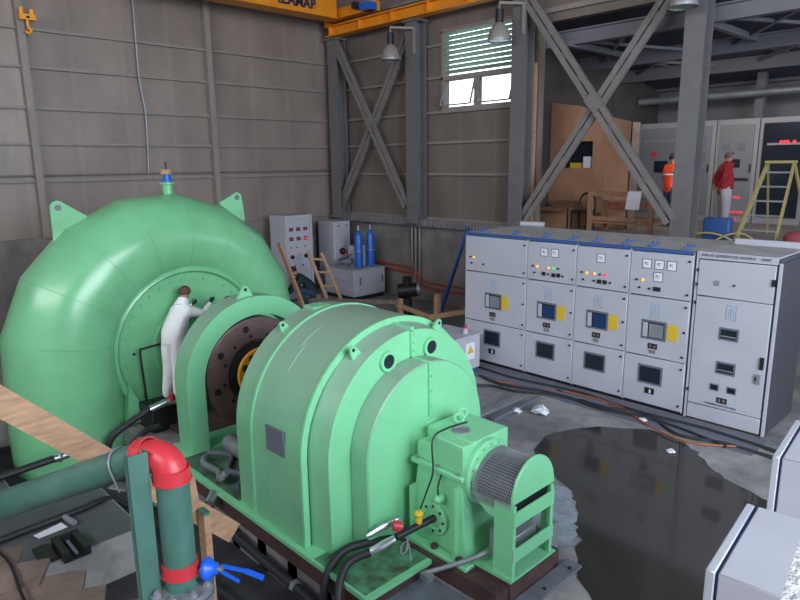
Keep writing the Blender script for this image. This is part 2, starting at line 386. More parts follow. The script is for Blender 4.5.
M['pane'].node_tree.nodes['Principled BSDF'].inputs['Transmission Weight'].default_value = 1.0
M['pane'].node_tree.nodes['Principled BSDF'].inputs['IOR'].default_value = 1.02
for xa, xb in ((wx0+0.07, -10.22), (-10.1, wx1-0.07)):
    f = MB()
    for a, b in (((xa, YB+.02, 5.6), (xb, YB+.02, 5.6)), ((xa, YB-.16, 5.0), (xb, YB-.16, 5.0)), ((xa, YB+.02, 5.6), (xa, YB-.16, 5.0)), ((xb, YB+.02, 5.6), (xb, YB-.16, 5.0))):
        f.bar(a, b, 0.035, 0.035)
    fo = f.build('window_sash', 'girt', wo)
    MB().add([(xa, YB+.02, 5.6), (xb, YB+.02, 5.6), (xb, YB-.16, 5.0), (xa, YB-.16, 5.0)], [(0, 1, 2, 3)]).build('pane', 'pane', fo)

# ------------------------------------------------------------------ columns, posts, braces
def hcol(x, y, z0, z1, w, d, mname='col_steel'):
    """wide flange section, flanges facing the hall"""
    mb = MB(); t = 0.025
    mb.box(x-w/2, x+w/2, y-d/2, y-d/2+t, z0, z1).box(x-w/2, x+w/2, y+d/2-t, y+d/2, z0, z1).box(x-t/2-.01, x+t/2+.01, y-d/2+t, y+d/2-t, z0, z1)
    return mb
col_labels = {-15.05: 'grey steel column in the far corner under the orange crane rail end', -11.88: 'grey steel column left of the bright window with lamp bracket',
              -8.63: 'broad grey steel column between the bright window and plywood hut', -4.93: 'broad grey steel column in front of the relay cabinets'}
for x, lab in col_labels.items():
    root = thing('steel_column', lab, 'column', (x, 12.0, 2.08), group='steel columns along the back wall')
    w = 0.40 if x < -10 else 0.36
    top = 7.02 if x < -10 else 9.5
    hcol(x, 12.0, 2.08, top, w, 0.34).build('shaft', 'col_steel', root)
    if x < -10: MB().box(x-w/2-.06, x+w/2+.06, 11.76, 12.2, top, top+0.05).build('cap_plate', 'col_steel', root)
    MB().box(x-w/2-.06, x+w/2+.06, 11.76, 12.2, 2.08, 2.12).build('base_plate', 'col_steel', root)
for y, lab in ((4.08, 'thin steel wall post left of the green casing'), (8.25, 'thin steel wall post right of the hanging cable'), (0.0, 'thin steel wall post out at the left edge')):
    o = MB().box(XL+0.02, XL+0.2, y-0.07, y+0.07, 2.1, 9.5).build('wall_post', 'girt'); tag(o, lab, 'post', 'posts on the left wall')
def brace(a, b, lab):
    a = Vector(a); b = Vector(b); root = thing('cross_brace', lab, 'brace', (a.x, a.y, min(a.z, b.z)), group='diagonal cross braces')
    up = (b-a).normalized().cross(Vector((0, 1, 0)))
    for s in (-1, 1):
        MB().bar(a+up*s*0.075, b+up*s*0.075, 0.11, 0.075, up=(0, 1, 0)).build('channel', 'brace_steel', root)
    for i in range(9):
        p = a.lerp(b, (i+0.5)/9); MB().bar(p-up*0.07, p+up*0.07, 0.014, 0.16, up=(b-a)).build('batten_plate', 'brace_steel', root)
brace((-14.95, 11.9, 6.95), (-12.15, 11.9, 2.5), 'brace falling from the far corner column top to the next column')
brace((-12.2, 11.99, 6.7), (-15.0, 11.99, 2.45), 'brace rising from the far corner base past the first lamp')
brace((-8.45, 11.86, 6.95), (-5.1, 11.86, 2.5), 'heavy brace falling from the broad column across the plywood hut')
brace((-5.15, 11.97, 6.95), (-8.5, 11.97, 2.35), 'heavy brace rising to the right across the plywood hut')
MB2 = MB().bar((-6.92, 11.81, 4.87), (-6.68, 11.81, 4.60), .02, .24, up=(.76, 0, .65))
tag(MB2.build('gusset_plate', 'brace_steel'), 'flat plate where the two heavy braces cross', 'plate')
tag(MB().box(-13.68, -13.50, 11.83, 11.86, 4.62, 4.84).build('gusset_plate', 'brace_steel'), 'small flat plate where the corner braces cross', 'plate')

# crane runway beam and bridge girder
root = thing('crane_runway', 'orange crane rail beam along the tops of the columns', 'beam', (-12, 11.75, 7.07))
rb = MB(); rb.box(-15.05, 3, 11.62, 11.92, 7.07, 7.10).box(-15.05, 3, 11.62, 11.92, 7.32, 7.35).box(-15.05, 3, 11.755, 11.785, 7.10, 7.32)
rb.build('beam', 'crane', root)
for i in range(8):
    x = -14.9+i*1.25; MB().box(x, x+0.02, 11.63, 11.91, 7.10, 7.32).build('stiffener', 'crane', root)
MB().box(-15.12, -15.02, 11.66, 11.88, 7.35, 7.5).build('end_stop', 'crane', root)
MB().box(-15.0, 3, 11.73, 11.81, 7.35, 7.39).build('rail', 'brace_steel', root)
root = thing('crane_bridge', 'orange overhead crane girder with dark block lettering', 'crane', (-14.25, 8, 7.4))
MB().box(-14.5, -14.1, -3, 11.3, 7.38, 7.85).build('girder', 'crane', root)
MB().box(-14.55, -14.05, -3, 11.3, 7.36, 7.385).build('bottom_flange', 'crane', root)
MB().box(-14.75, -12.9, 11.45, 11.75, 7.42, 7.66).build('end_carriage', 'crane', root)
MB().box(-13.2, -12.85, 11.3, 11.6, 7.42, 7.6).build('drive_motor', 'blue', root)
MB().cyl((-13.3, 11.2, 7.55), (-13.3, 11.45, 7.55), 0.09).build('motor_hub', 'black', root)
def text3d(txt, size, loc, rot, material, parent=None, name='lettering', ext=0.004, align='CENTER', bold=0.0, sx=1.0):
    c = bpy.data.curves.new(name, 'FONT'); c.body = txt; c.size = size; c.extrude = ext; c.align_x = align; c.align_y = 'CENTER'; c.offset = bold
    t = bpy.data.objects.new(name, c); COL.objects.link(t)
    me = bpy.data.meshes.new_from_object(t.evaluated_get(bpy.context.evaluated_depsgraph_get()))
    bpy.data.objects.remove(t)
    me.materials.clear(); me.materials.append(M[material])
    o = bpy.data.objects.new(name, me); COL.objects.link(o)
    me.transform(Matrix.Diagonal((sx, 1, 1, 1)))
    o.rotation_euler = rot; off = Vector((0, 0, 0)); p = parent
    while p is not None: off += p.location; p = p.parent
    if parent: o.parent = parent
    o.location = Vector(loc)-off
    return o
text3d('IZAMAR', 0.33, (-14.09, 10.06, 7.60), (R(90), 0, R(90)), 'navy_letters', root, bold=0.012, sx=.98)

# hook remnant hanging upper left, conduit drop on left wall
root = thing('crane_hook', 'small orange hook block hanging by the left wall', 'hook', (-15.2, 4.15, 6.35))
mb = MB().box(-15.28, -15.16, 4.02, 4.32, 6.55, 6.66).cyl((-15.22, 4.08, 6.6), (-15.22, 4.08, 6.78), 0.05, n=12).cyl((-15.22, 4.27, 6.6), (-15.22, 4.27, 6.76), 0.05, n=12)
mb.build('bracket', 'orange', root)
MB().tube([(-15.22, 4.17, 6.55), (-15.22, 4.17, 6.42), (-15.22, 4.22, 6.36), (-15.22, 4.17, 6.3), (-15.22, 4.11, 6.34)], 0.03, n=8).build('hook', 'orange', root)
MB().box(XL+.02, -15.16, 4.14, 4.2, 6.58, 6.62).build('arm', 'girt', root)
tag(MB().tube([(-15.45, 6.42, 9.4), (-15.45, 6.46, 7.3), (-15.45, 6.45, 5.7), (-15.44, 6.52, 4.9), (-15.45, 6.50, 4.0), (-15.45, 6.47, 3.45)], 0.025, n=8).build('hanging_cable', 'steel_dull'),
    'pale cable hanging down the left wall above the green casing', 'cable')

# pendant lamps on brackets
def lamp(x, y, z, xc, lab, brk=True):
    root = thing('pendant_lamp', lab, 'lamp', (x, y, z), group='bell shaped high bay lamps')
    MB().lathe((x, y, z), (0, 0, 1), [(0, 0.24), (0.02, 0.245), (0.16, 0.215), (0.26, 0.16), (0.34, 0.10), (0.36, 0.07)], n=28).build('reflector', 'lampglass', root)
    MB().ring((x, y, z-0.015), (x, y, z+0.03), 0.252, 0.235).build('rim', 'steel_dull', root)
    MB().cyl((x, y, z+0.34), (x, y, z+0.62), 0.085, n=20).build('ballast_housing', 'black', root)
    b = MB().bar((x, y, z+0.62), (x, y, z+0.75), 0.03, 0.03)
    if brk:
        b.bar((x-0.02, y, z+0.75), (xc, 11.83, z+0.75), 0.05, 0.05).bar((xc, 11.81, z+0.76), (xc, 11.81, z+0.15), 0.05, 0.05)
    b.build('bracket', 'girt', root)
lamp(-12.05, 11.3, 6.1, -11.75, 'bell lamp on the column left of the window')
lamp(-8.78, 11.35, 6.1, -8.5, 'bell lamp hanging before the green louvre')
lamp(-4.96, 11.35, 6.12, -4.9, 'bell lamp at the top edge before the right column')

# ================================================================== TURBINE
YG, ZG = 4.15, 0.98
root = thing('turbine_casing', 'huge green snail shaped turbine casing against the left wall', 'turbine', (-9.4, YG, -0.4))
XT = -9.4
secs = []          # (centre y, centre z, radial direction angle, radius)
r0 = 0.75; RI = 0.92
for z in (-0.55, 0.2): secs.append((YG-RI-r0, z, 0.0, r0))
N = 17
for i in range(N):
    t = R(10 + 330*i/(N-1)); r = r0 + (0.30-r0)*max(0, (t-R(20)))/R(320)
    if t < R(190): r = 0.755 - 0.19*(t/R(180))
    else: r = 0.565 - 0.30*((t-R(190))/R(150))
    secs.append((YG-(RI+r)*math.cos(t), ZG+(RI+r)*math.sin(t), t, r))
n = 40; vs = []; fs = []
for (cy, cz, t, r) in secs:
    d = Vector((0, -math.cos(t), math.sin(t)))
    for k in range(n):
        a = 2*math.pi*k/n; vs.append(Vector((XT, cy, cz)) + d*r*math.cos(a) + Vector((1, 0, 0))*r*math.sin(a))
for j in range(len(secs)-1):
    for k in range(n): fs.append((j*n+k, j*n+(k+1) % n, (j+1)*n+(k+1) % n, (j+1)*n+k))
fs += [tuple(range(n)), tuple(range((len(secs)-1)*n, len(secs)*n))[::-1]]
MB().add(vs, fs).build('spiral_case', 'green_casing', root, angle=60)
# weld beads between casing segments
for j in range(2, 11):
    cy, cz, t, r = secs[j]; d = Vector((0, -math.cos(t), math.sin(t)))
    path = [Vector((XT, cy, cz)) + d*(r+.001)*math.cos(a) + Vector((1, 0, 0))*(r+.001)*math.sin(a) for a in [R(-60+190*q/30) for q in range(31)]]
    MB().tube(path, 0.0045, n=6).build('weld_seam', 'green_casing', root)
# throat lip, cover plate with bolt circle
MB().lathe((-9.3, YG, ZG), (1, 0, 0), [(0, 1.0), (0.30, 1.20), (0.40, 1.20), (0.45, 1.17), (0.46, 1.12), (0.42, 1.095), (0.39, 1.09)], n=72).build('cover_ring', 'green_casing', root, angle=50)
cov = MB().lathe((-9.1, YG, ZG), (1, 0, 0), [(0, 1.10), (0.19, 1.10), (0.21, 1.07), (0.21, 0.62), (0.27, 0.60), (0.27, 0.0)], n=72).build('cover_plate', 'green_casing', root)
for i in range(36):
    a = 2*math.pi*(i+.5)/36; y, z = YG+1.0*math.cos(a), ZG+1.0*math.sin(a)
    MB().cyl((-8.895, y, z), (-8.865, y, z), 0.022, n=6).build('cover_bolt', 'green_casing', cov)
for a in (92, 178):
    y, z = YG+0.88*math.cos(R(a)), ZG+0.88*math.sin(R(a)); MB().cyl((-8.895, y, z), (-8.875, y, z), 0.02, n=12).build('plug', 'black', cov)
# two lifting eyes and a vent stub on the crown
for hy, hz, lo_, hi_, left in ((2.655, 3.08, (2.55, 2.52), (3.04, 2.93), True), (5.335, 3.10, (5.46, 2.72), (5.03, 3.04), False)):
    sg = -1 if left else 1; rr = .095 if left else .085
    pts = [(lo_[0], lo_[1]), (hy+sg*rr, hz)] + [(hy+sg*rr*math.cos(R(q)), hz+rr*math.sin(R(q))) for q in range(20, 141, 20)] + [hi_, (hi_[0]-sg*0, hi_[1]-.25)]
    lug = MB().prism([(XT-.03, y, z) for y, z in pts], (0.05, 0, 0)).build('lifting_lug', 'green_casing', root)
    MB().cyl((XT-.034, hy, hz), (XT+.024, hy, hz), 0.042, n=16).build('eye_hole', 'frame_grey', lug)
zt = ZG+2*0.662+RI
MB().cyl((XT, 4.2, zt-.15), (XT, 4.2, zt+.12), 0.075).ring((XT, 4.2, zt+.12), (XT, 4.2, zt+.15), .11, .03).build('vent_stub', 'green_casing', root)
root2 = thing('air_valve', 'small blue and brass air valve standing on top of the green casing', 'valve', (XT, 4.2, zt+.15))
MB().cyl((XT, 4.2, zt+.15), (XT, 4.2, zt+.19), 0.07).cyl((XT, 4.2, zt+.19), (XT, 4.2, zt+.27), 0.055).build('valve_body', 'blue', root2)
MB().cyl((XT, 4.2, zt+.27), (XT, 4.2, zt+.34), 0.085).build('brass_cap', 'wood', root2)
MB().cyl((XT, 4.2, zt+.34), (XT, 4.2, zt+.45), 0.015, n=8).build('spindle', 'rust', root2)
# triangular foot of the casing and thin black drain pipework before the cover
MB().add([(-8.75, 3.05, 0.05), (-8.75, 3.35, 0.05), (-8.78, 3.12, 0.62), (-8.95, 3.05, 0.05), (-8.95, 3.35, 0.05), (-8.95, 3.12, 0.62)],
         [(0, 1, 2), (5, 4, 3), (0, 3, 4, 1), (1, 4, 5, 2), (2, 5, 3, 0)]).build('foot_gusset', 'green_casing', root)
MB().box(-9.8, -8.9, 3.3, 5.3, -0.45, 0.02).build('foundation_pad', 'rust', root)
tag(MB().tube([(-8.75, 3.34, 0.12), (-8.75, 3.33, 0.5), (-8.75, 3.31, 1.05), (-8.75, 3.37, 1.10), (-8.78, 3.6, 1.11), (-8.86, 3.72, 1.10)], 0.016, n=8).build('drain_pipe', 'black'),
    'thin black bent pipe on the casing cover left of the white coverall', 'pipe')

# ================================================================== BASE FRAME
root = thing('base_frame', 'long green base plate with rusty supports carrying the generator', 'base', (-5.8, YG, -0.45))
MB().box(-7.5, -3.5, 2.93, 5.40, 0.10, 0.14).build('top_plate', 'green', root)
MB().box(-7.5, -3.52, 2.97, 3.0, -0.1, 0.10).box(-7.5, -3.52, 5.33, 5.36, -0.1, 0.10).box(-3.56, -3.53, 2.97, 5.36, -0.1, 0.1).build('side_web', 'rust', root)
for i in range(8):
    x = -7.46+i*0.54; MB().box(x, x+0.16, 3.0, 5.3, -0.45, 0.10).build('support_block', 'rust', root)
MB().box(-4.25, -3.55, 2.96, 3.7, 0.14, 0.146).build('grimy_patch', 'moss', root)
MB().box(-7.0, -5.64, 3.0, 5.3, 0.14, 0.146).build('grimy_patch', 'grime', root)
MB().box(-8.9, -7.5, 3.45, 5.3, -0.45, 0.06).build('foundation_block', 'rust', root)
MB().box(-3.95, -2.78, 3.7, 4.62, 0.0, 0.16).box(-3.2, -2.76, 3.86, 4.50, 0, 0.20).build('outboard_block', 'rust', root)
MB().box(-3.2, -2.75, 3.85, 4.51, 0.20, 0.215).build('block_cap', 'green', root)
tag(MB().box(-3.52, -2.25, 2.6, 3.66, -0.05, 0.01).build('floor_plate', 'plate'), 'grey slab on the floor left of the rusty block', 'slab')
o = MB().box(-2.75, -2.60, 3.4, 4.72, 0.0, 0.03).build('floor_plate', 'plate'); tag(o, 'grey bolted slab on the floor right of the rusty block', 'slab')
for (x, y) in ((-2.65, 4.6), (-2.65, 4.2), (-2.65, 3.8)): MB().cyl((x, y, 0.03), (x, y, 0.045), 0.014, n=8).build('anchor_bolt', 'black', o)

# ================================================================== GENERATOR
ZB = 0.14
def arch(x, r, zb=ZB, yg=YG, n=40, w=None):
    w = w or r
    return [Vector((x, yg-w, zb))] + [Vector((x, yg-w*math.cos(math.pi*i/n), ZG+r*math.sin(math.pi*i/n))) for i in range(n+1)] + [Vector((x, yg+w, zb))]
root = thing('generator', 'large round topped green generator in the middle with two portholes', 'generator', (-4.8, YG, ZB))
MB().prism(arch(-5.63, 1.125), (0.36, 0, 0)).build('rear_drum', 'green_dusty', root, bevel=.008)
MB().prism(arch(-5.30, 1.145), (0.84, 0, 0)).build('barrel', 'green_dusty', root, bevel=.006)
MB().strip(arch(-5.31, 1.16), arch(-5.31, 1.14), (0.03, 0, 0)).build('barrel_rib', 'green', root)
MB().strip(arch(-4.47, 1.155), arch(-4.47, 1.09), (0.035, 0, 0)).build('front_flange', 'green', root, bevel=.004)
MB().add(arch(-4.45, 1.10, w=1.075)+arch(-4.21, 1.065, w=1.03), [(i, i+1, 43+i+1, 43+i) for i in range(42)]+[(0, 43, 85, 42)]).build('front_drum', 'green_dusty', root)
MB().prism(arch(-4.215, 1.066, w=1.032), (0.018, 0, 0)).build('end_shield', 'green', root, bevel=.006)
MB().prism(arch(-4.2, 0.80, zb=ZB, w=.79), (0.24, 0, 0)).build('bearing_cover', 'green_dusty', root, bevel=.014, seg=2)
MB().prism(arch(-3.962, 0.785, zb=ZB, w=.775), (0.006, 0, 0)).build('cover_face', 'green', root)
MB().box(-5.64, -5.45, 3.93, 4.16, 2.085, 2.11).build('joint_tab', 'green', root)
# bolted split strips on the centreline
MB().box(-4.2, -4.165, YG-.02, YG+.02, 1.77, 2.04).box(-4.45, -4.17, YG-.02, YG+.02, 2.045, 2.085).box(-3.965, -3.93, YG-.02, YG+.02, 1.25, 1.765).box(-4.2, -3.94, YG-.02, YG+.02, 1.765, 1.79).build('split_strip', 'green', root, bevel=.004)
for z in (1.85, 1.93, 2.01): MB().cyl((-4.165, YG, z), (-4.155, YG, z), 0.010, n=6).build('strip_bolt', 'green_dusty', root)
for z in (1.35, 1.5, 1.65): MB().cyl((-3.93, YG, z), (-3.92, YG, z), 0.010, n=6).build('strip_bolt', 'green_dusty', root)
for a in range(0, 181, 12):
    y, z = YG-1.128*math.cos(R(a)), ZG+1.128*math.sin(R(a))
    MB().cyl((-4.436, y, z), (-4.430, y, z), 0.008, n=6).build('flange_bolt', 'green', root)
for z in (0.3, 0.5, 0.72):
    for s in (-1, 1): MB().cyl((-4.45, YG+s*1.128, z), (-4.430, YG+s*1.128, z), 0.008, n=6).build('flange_bolt', 'green', root)
for y, z in ((3.835, 1.81), (4.41, 1.83)):
    p = MB().ring((-4.20, y, z), (-4.165, y, z), 0.10, 0.068).build('porthole', 'green', root)
    MB().cyl((-4.2, y, z), (-4.175, y, z), 0.075).build('porthole_glass', 'glass_dark', p)
def small_lug(root, x, a, r, mname='green'):
    """upright eye plate standing on the housing at angle a"""
    d = Vector((0, -math.cos(a), math.sin(a))); t = Vector((0, math.sin(a), math.cos(a)))
    b = Vector((x, YG, ZG)) + d*(r-.02)
    pts = [b-t*.06, b-t*.04+d*.08, b-t*.02+d*.12, b+t*.02+d*.12, b+t*.04+d*.08, b+t*.06]
    l = MB().prism([p+Vector((-.012, 0, 0)) for p in pts], (0.024, 0, 0)).build('lifting_lug', mname, root)
    c = b+d*.085
    MB().cyl(c+Vector((-.014, 0, 0)), c+Vector((.014, 0, 0)), 0.018, n=12).build('eye_hole', 'black', l)
small_lug(root, -5.46, math.atan2(1.0, .61), 1.12); small_lug(root, -4.33, math.atan2(.95, .6), 1.085)
small_lug(root, -4.33, math.atan2(.98, -.51), 1.085)
MB().box(-5.0, -4.71, YG-1.162, YG-1.14, 0.95, 1.2).build('nameplate', 'frame_grey', root)
MB().box(-5.0, -4.985, YG-1.15, YG-1.14, 0.2, 0.9).build('panel_seam', 'green_dusty', root)
# lighter weld rods along the barrel crown
for a0, x0 in ((38, -4.95), (52, -5.0)):
    pts = [Vector((x0, YG-1.146*math.cos(R(a0+q)), ZG+1.146*math.sin(R(a0+q)))) for q in range(0, 16, 3)]
    MB().tube(pts, 0.004, n=6).build('panel_seam', 'green_dusty', root)
MB().lathe((-3.962, YG, ZG), (1, 0, 0), [(0, .24), (.03, .24), (.05, .19), (.07, .17), (.07, .0)], n=40).build('shaft_seal', 'green', root)
MB().cyl((-3.9, YG, ZG), (-3.75, YG, ZG), 0.12).build('shaft', 'orange', root)

# ================================================================== COUPLING GUARD + FLYWHEEL
root = thing('flywheel_guard', 'green horseshoe guard around the brown flywheel', 'guard', (-7.1, YG, 0.12))
ro, ri = 1.0, 0.765
out = arch(-7.33, ro, 0.12); inn = [Vector((-7.33, YG-ri, 0.12))]+[Vector((-7.33, YG-ri*math.cos(math.pi*i/40), ZG+ri*math.sin(math.pi*i/40))) for i in range(41)]+[Vector((-7.33, YG+ri, 0.12))]
MB().strip(out, inn, (0.33, 0, 0)).build('guard_hood', 'green_dusty', root, bevel=.006)
MB().strip([Vector((-7.005, p.y, p.z)) for p in out], [Vector((-7.005, p.y, p.z)) for p in inn], (0.008, 0, 0)).build('hood_face', 'green', root)
small = Vector((-7.12, 4.07, ZG+ro))
l = MB().prism([small+Vector((0, -.13, -.02)), small+Vector((0, -.045, .10)), small+Vector((0, -.02, .135)), small+Vector((0, .02, .135)), small+Vector((0, .045, .10)), small+Vector((0, .11, -.02))], (0.03, 0, 0)).build('lifting_lug', 'green', root)
MB().cyl(small+Vector((-.003, 0, .085)), small+Vector((.033, 0, .085)), 0.022, n=12).build('eye_hole', 'black', l)
root = thing('flywheel', 'brown drilled flywheel disc with an orange hub inside the guard', 'flywheel', (-7.05, YG, ZG))
disc = MB().lathe((-7.20, YG, ZG), (1, 0, 0), [(0, .71), (.01, .72), (.15, .72), (.16, .70), (.16, .43), (.14, .41), (.14, 0)], n=64).build('disc', 'flywheel', root)
for rr, nn, hr in ((.60, 8, .045), (.49, 12, .024)):
    for i in range(nn):
        a = 2*math.pi*(i+.3)/nn; y, z = YG+rr*math.cos(a), ZG+rr*math.sin(a)
        MB().cyl((-7.05, y, z), (-7.036, y, z), hr, n=16).build('drilled_hole', 'black', disc)
hub = MB().lathe((-7.07, YG, ZG), (1, 0, 0), [(0, .33), (.08, .33), (.10, .31), (.10, 0)], n=48).build('hub', 'orange', root)
MB().ring((-7.06, YG, ZG), (-6.99, YG, ZG), 0.40, .332).build('hub_ring', 'black', root)
for i in range(10):
    a = 2*math.pi*i/10+.2; y, z = YG+.24*math.cos(a), ZG+.24*math.sin(a)
    MB().cyl((-6.97, y, z), (-6.93, y, z), .048, n=16).build('hub_bolt', 'black', hub)
MB().cyl((-6.97, YG, ZG), (-5.6, YG, ZG), .13).build('shaft', 'flywheel', root)
# dark machinery between guard and generator
root = thing('bearing_housing', 'dark low bearing box on the base plate beside the flywheel', 'machine', (-6.2, 3.7, 0.14))
MB().box(-6.5, -5.75, 3.85, 4.45, .14, .80).build('housing', 'black', root, bevel=.03)
MB().cyl((-6.7, 3.5, .3), (-6.1, 3.5, .3), .11).build('pump_barrel', 'steel_dull', root)
MB().tube([(-6.75, 3.2, .2), (-6.6, 3.1, .2), (-6.3, 3.12, .2), (-6.05, 3.02, .24), (-5.95, 3.05, .35)], .04).build('oil_pipe', 'steel_dull', root)
# small bits on the base plate between guard and generator
tag(MB().tube([(-6.9, 3.3, .17), (-6.6, 3.45, .18), (-6.3, 3.25, .17), (-6.05, 3.3, .17), (-5.85, 3.1, .17)], .03).build('hose', 'frame_grey'), 'grey hose lying on the base plate between guard and generator', 'hose')
o = tag(MB().ring((-6.02, 2.92, 0.12), (-5.95, 2.82, 0.06), .05, .035, n=20).build('pipe_end', 'steel'), 'open pipe end poking out over the base plate edge', 'pipe')

# ================================================================== OUTBOARD BEARING PEDESTAL
root = thing('bearing_pedestal', 'green outboard bearing pedestal in front of the generator', 'bearing', (-3.57, YG, .16))
lo = MB().add([(-3.90, 3.83, .2), (-3.22, 3.83, .2), (-3.22, 4.47, .2), (-3.90, 4.47, .2), (-3.83, 3.86, .92), (-3.30, 3.86, .92), (-3.30, 4.44, .92), (-3.83, 4.44, .92)],
              [(3, 2, 1, 0), (4, 5, 6, 7), (0, 1, 5, 4), (1, 2, 6, 5), (2, 3, 7, 6), (3, 0, 4, 7)]).build('lower_body', 'green', root, bevel=.012, seg=2)
MB().box(-3.98, -3.14, 3.74, 4.56, .16, .20).build('foot_plate', 'green', root, bevel=.006)
for x, y in ((-3.9, 3.785), (-3.25, 3.785), (-3.55, 3.785), (-3.2, 4.5)): MB().cyl((x, y, .2), (x, y, .235), .035, n=6).build('foot_bolt', 'rust', root)
MB().box(-3.88, -3.26, 3.82, 4.48, .92, .965).build('split_flange', 'green', root, bevel=.006)
for x in (-3.82, -3.56, -3.33):
    MB().cyl((x, 3.845, .965), (x, 3.845, .985), .016, n=6).build('flange_bolt', 'steel_dull', root)
capb = MB(); capb.prism([(-3.83, 3.86, .965), (-3.28, 3.86, .965), (-3.28, 3.86, 1.235), (-3.66, 3.86, 1.235), (-3.66, 3.86, 1.15), (-3.79, 3.86, 1.15), (-3.83, 3.86, 1.12)], (0, .13, 0))
capb.box(-3.83, -3.28, 3.99, 4.49, .965, 1.235)
capb.build('cap', 'green', root, bevel=.012, seg=2)
MB().lathe((-3.53, 4.12, 1.235), (0, 0, 1), [(0, .085), (.012, .085), (.014, .07), (.006, .062), (.006, 0)], n=28).build('inspection_port', 'steel_dull', root)
for (x, y) in ((-3.66, 4.24), (-3.72, 4.36)):
    e = MB(); c = Vector((x, y, 1.285)); ax = Vector((.5, .87, 0)).normalized()
    e.tube([c+(ax*math.cos(2*math.pi*q/16)+Vector((0, 0, 1))*math.sin(2*math.pi*q/16))*.045 for q in range(17)], .016, n=8); e.cyl((x, y, 1.23), (x, y, 1.25), .03, n=12)
    e.build('eye_bolt', 'green', root)
fl = MB().lathe((-3.30, YG, .93), (1, 0, 0), [(0, .30), (.07, .30), (.09, .285), (.09, .255), (.12, .25), (.12, 0)], n=56).build('seal_flange', 'green', root)
for i in range(16):
    a = 2*math.pi*i/16; MB().cyl((-3.22, YG+.27*math.cos(a), .93+.27*math.sin(a)), (-3.205, YG+.27*math.cos(a), .93+.27*math.sin(a)), .011, n=6).build('flange_bolt', 'steel_dull', fl)
MB().lathe((-3.26, YG, .80), (-1, 0, 0), [(0, .28), (.1, .28)], n=40).build('belly', 'green', root)
pt = MB().lathe((-3.58, 3.86, .47), (0, -1, 0), [(0, .155), (.05, .155), (.055, .14), (.055, .10), (.04, .095), (.04, 0)], n=40).build('side_port', 'green', root)
for i in range(8):
    a = 2*math.pi*i/8; MB().cyl((-3.58+.12*math.cos(a), 3.81, .47+.12*math.sin(a)), (-3.58+.12*math.cos(a), 3.795, .47+.12*math.sin(a)), .012, n=8).build('flange_bolt', 'black', pt)
MB().cyl((-3.5, 3.86, .70), (-3.5, 3.79, .70), .045).sphere((-3.5, 3.78, .70), .04).build('sight_plug', 'green', root)
MB().box(-3.33, -3.30, 3.78, 3.86, .2, .86).build('rib', 'green', root); MB().box(-3.86, -3.83, 3.78, 3.86, .2, .7).build('rib', 'green', root)
# sensor manifold with hose connections
root = thing('valve_manifold', 'small pipe manifold with yellow and red handles on the bearing side port', 'valve', (-3.6, 3.6, .2))
MB().cyl((-3.58, 3.82, .47), (-3.66, 3.42, .42), .032, n=14).build('pipe', 'black', root)
MB().cyl((-3.62, 3.66, .46), (-3.62, 3.66, .56), .03).sphere((-3.62, 3.66, .56), .045, sc=(1, 1, .7)).build('yellow_knob', 'yellow', root)
MB().cyl((-3.70, 3.52, .46), (-3.74, 3.46, .48), .045).build('red_knob', 'red', root)
MB().tube([(-3.66, 3.46, .42), (-3.80, 3.60, .46), (-3.86, 3.42, .42), (-3.90, 3.28, .38)], [.03, .03, .035, .022]).build('upper_fitting', 'steel', root)
MB().tube([(-3.68, 3.42, .40), (-3.72, 3.32, .36), (-3.78, 3.22, .31)], [.03, .042, .032]).build('lower_fitting', 'steel', root)
MB().tube([(-3.60, 3.5, .40), (-3.57, 3.46, .32), (-3.60, 3.43, .28), (-3.64, 3.46, .32), (-3.60, 3.5, .36), (-3.56, 3.5, .2)], .008, n=6).build('looped_wire', 'steel_dull', root)
tag(MB().tube([(-3.78, 3.22, .31), (-3.86, 3.06, .26), (-3.83, 2.93, .18), (-3.75, 2.83, .04), (-3.68, 2.76, -.2), (-3.66, 2.7, -.44)], .036, n=12).build('hose', 'rubber'), 'black hose from the steel fitting curving down over the plate corner', 'hose', 'black hoses')
tag(MB().tube([(-3.93, 3.62, .19), (-3.97, 3.40, .24), (-4.03, 3.15, .25), (-4.03, 2.97, .16), (-4.0, 2.86, -.05), (-3.98, 2.78, -.43)], .038, n=12).build('hose', 'rubber'), 'black hose hugging the generator foot and dropping into the pit', 'hose', 'black hoses')
tag(MB().tube([(-3.58, 4.26, 1.26), (-3.60, 4.0, 1.27), (-3.60, 3.82, 1.22), (-3.56, 3.78, .95), (-3.6, 3.74, .75), (-3.62, 3.68, .6)], .009, n=6).build('sensor_wire', 'black'), 'thin black wire from the bearing top down to the yellow knob', 'wire')
tag(MB().tube([(-3.5, 3.79, .70), (-3.5, 3.78, .82), (-3.5, 3.84, .95)], .008, n=6).build('probe_rod', 'black'), 'thin black rod above the round green sight plug', 'rod')
tag(MB().bar((-3.44, 3.52, .12), (-3.34, 3.52, .12), .07, .05).tube([(-3.42, 3.54, .13), (-3.28, 3.66, .20), (-3.15, 3.82, .26), (-3.08, 3.95, .30)], .022, n=12).build('conduit', 'steel_dull'), 'grey conduit running along the foot of the mesh drum stand', 'conduit')
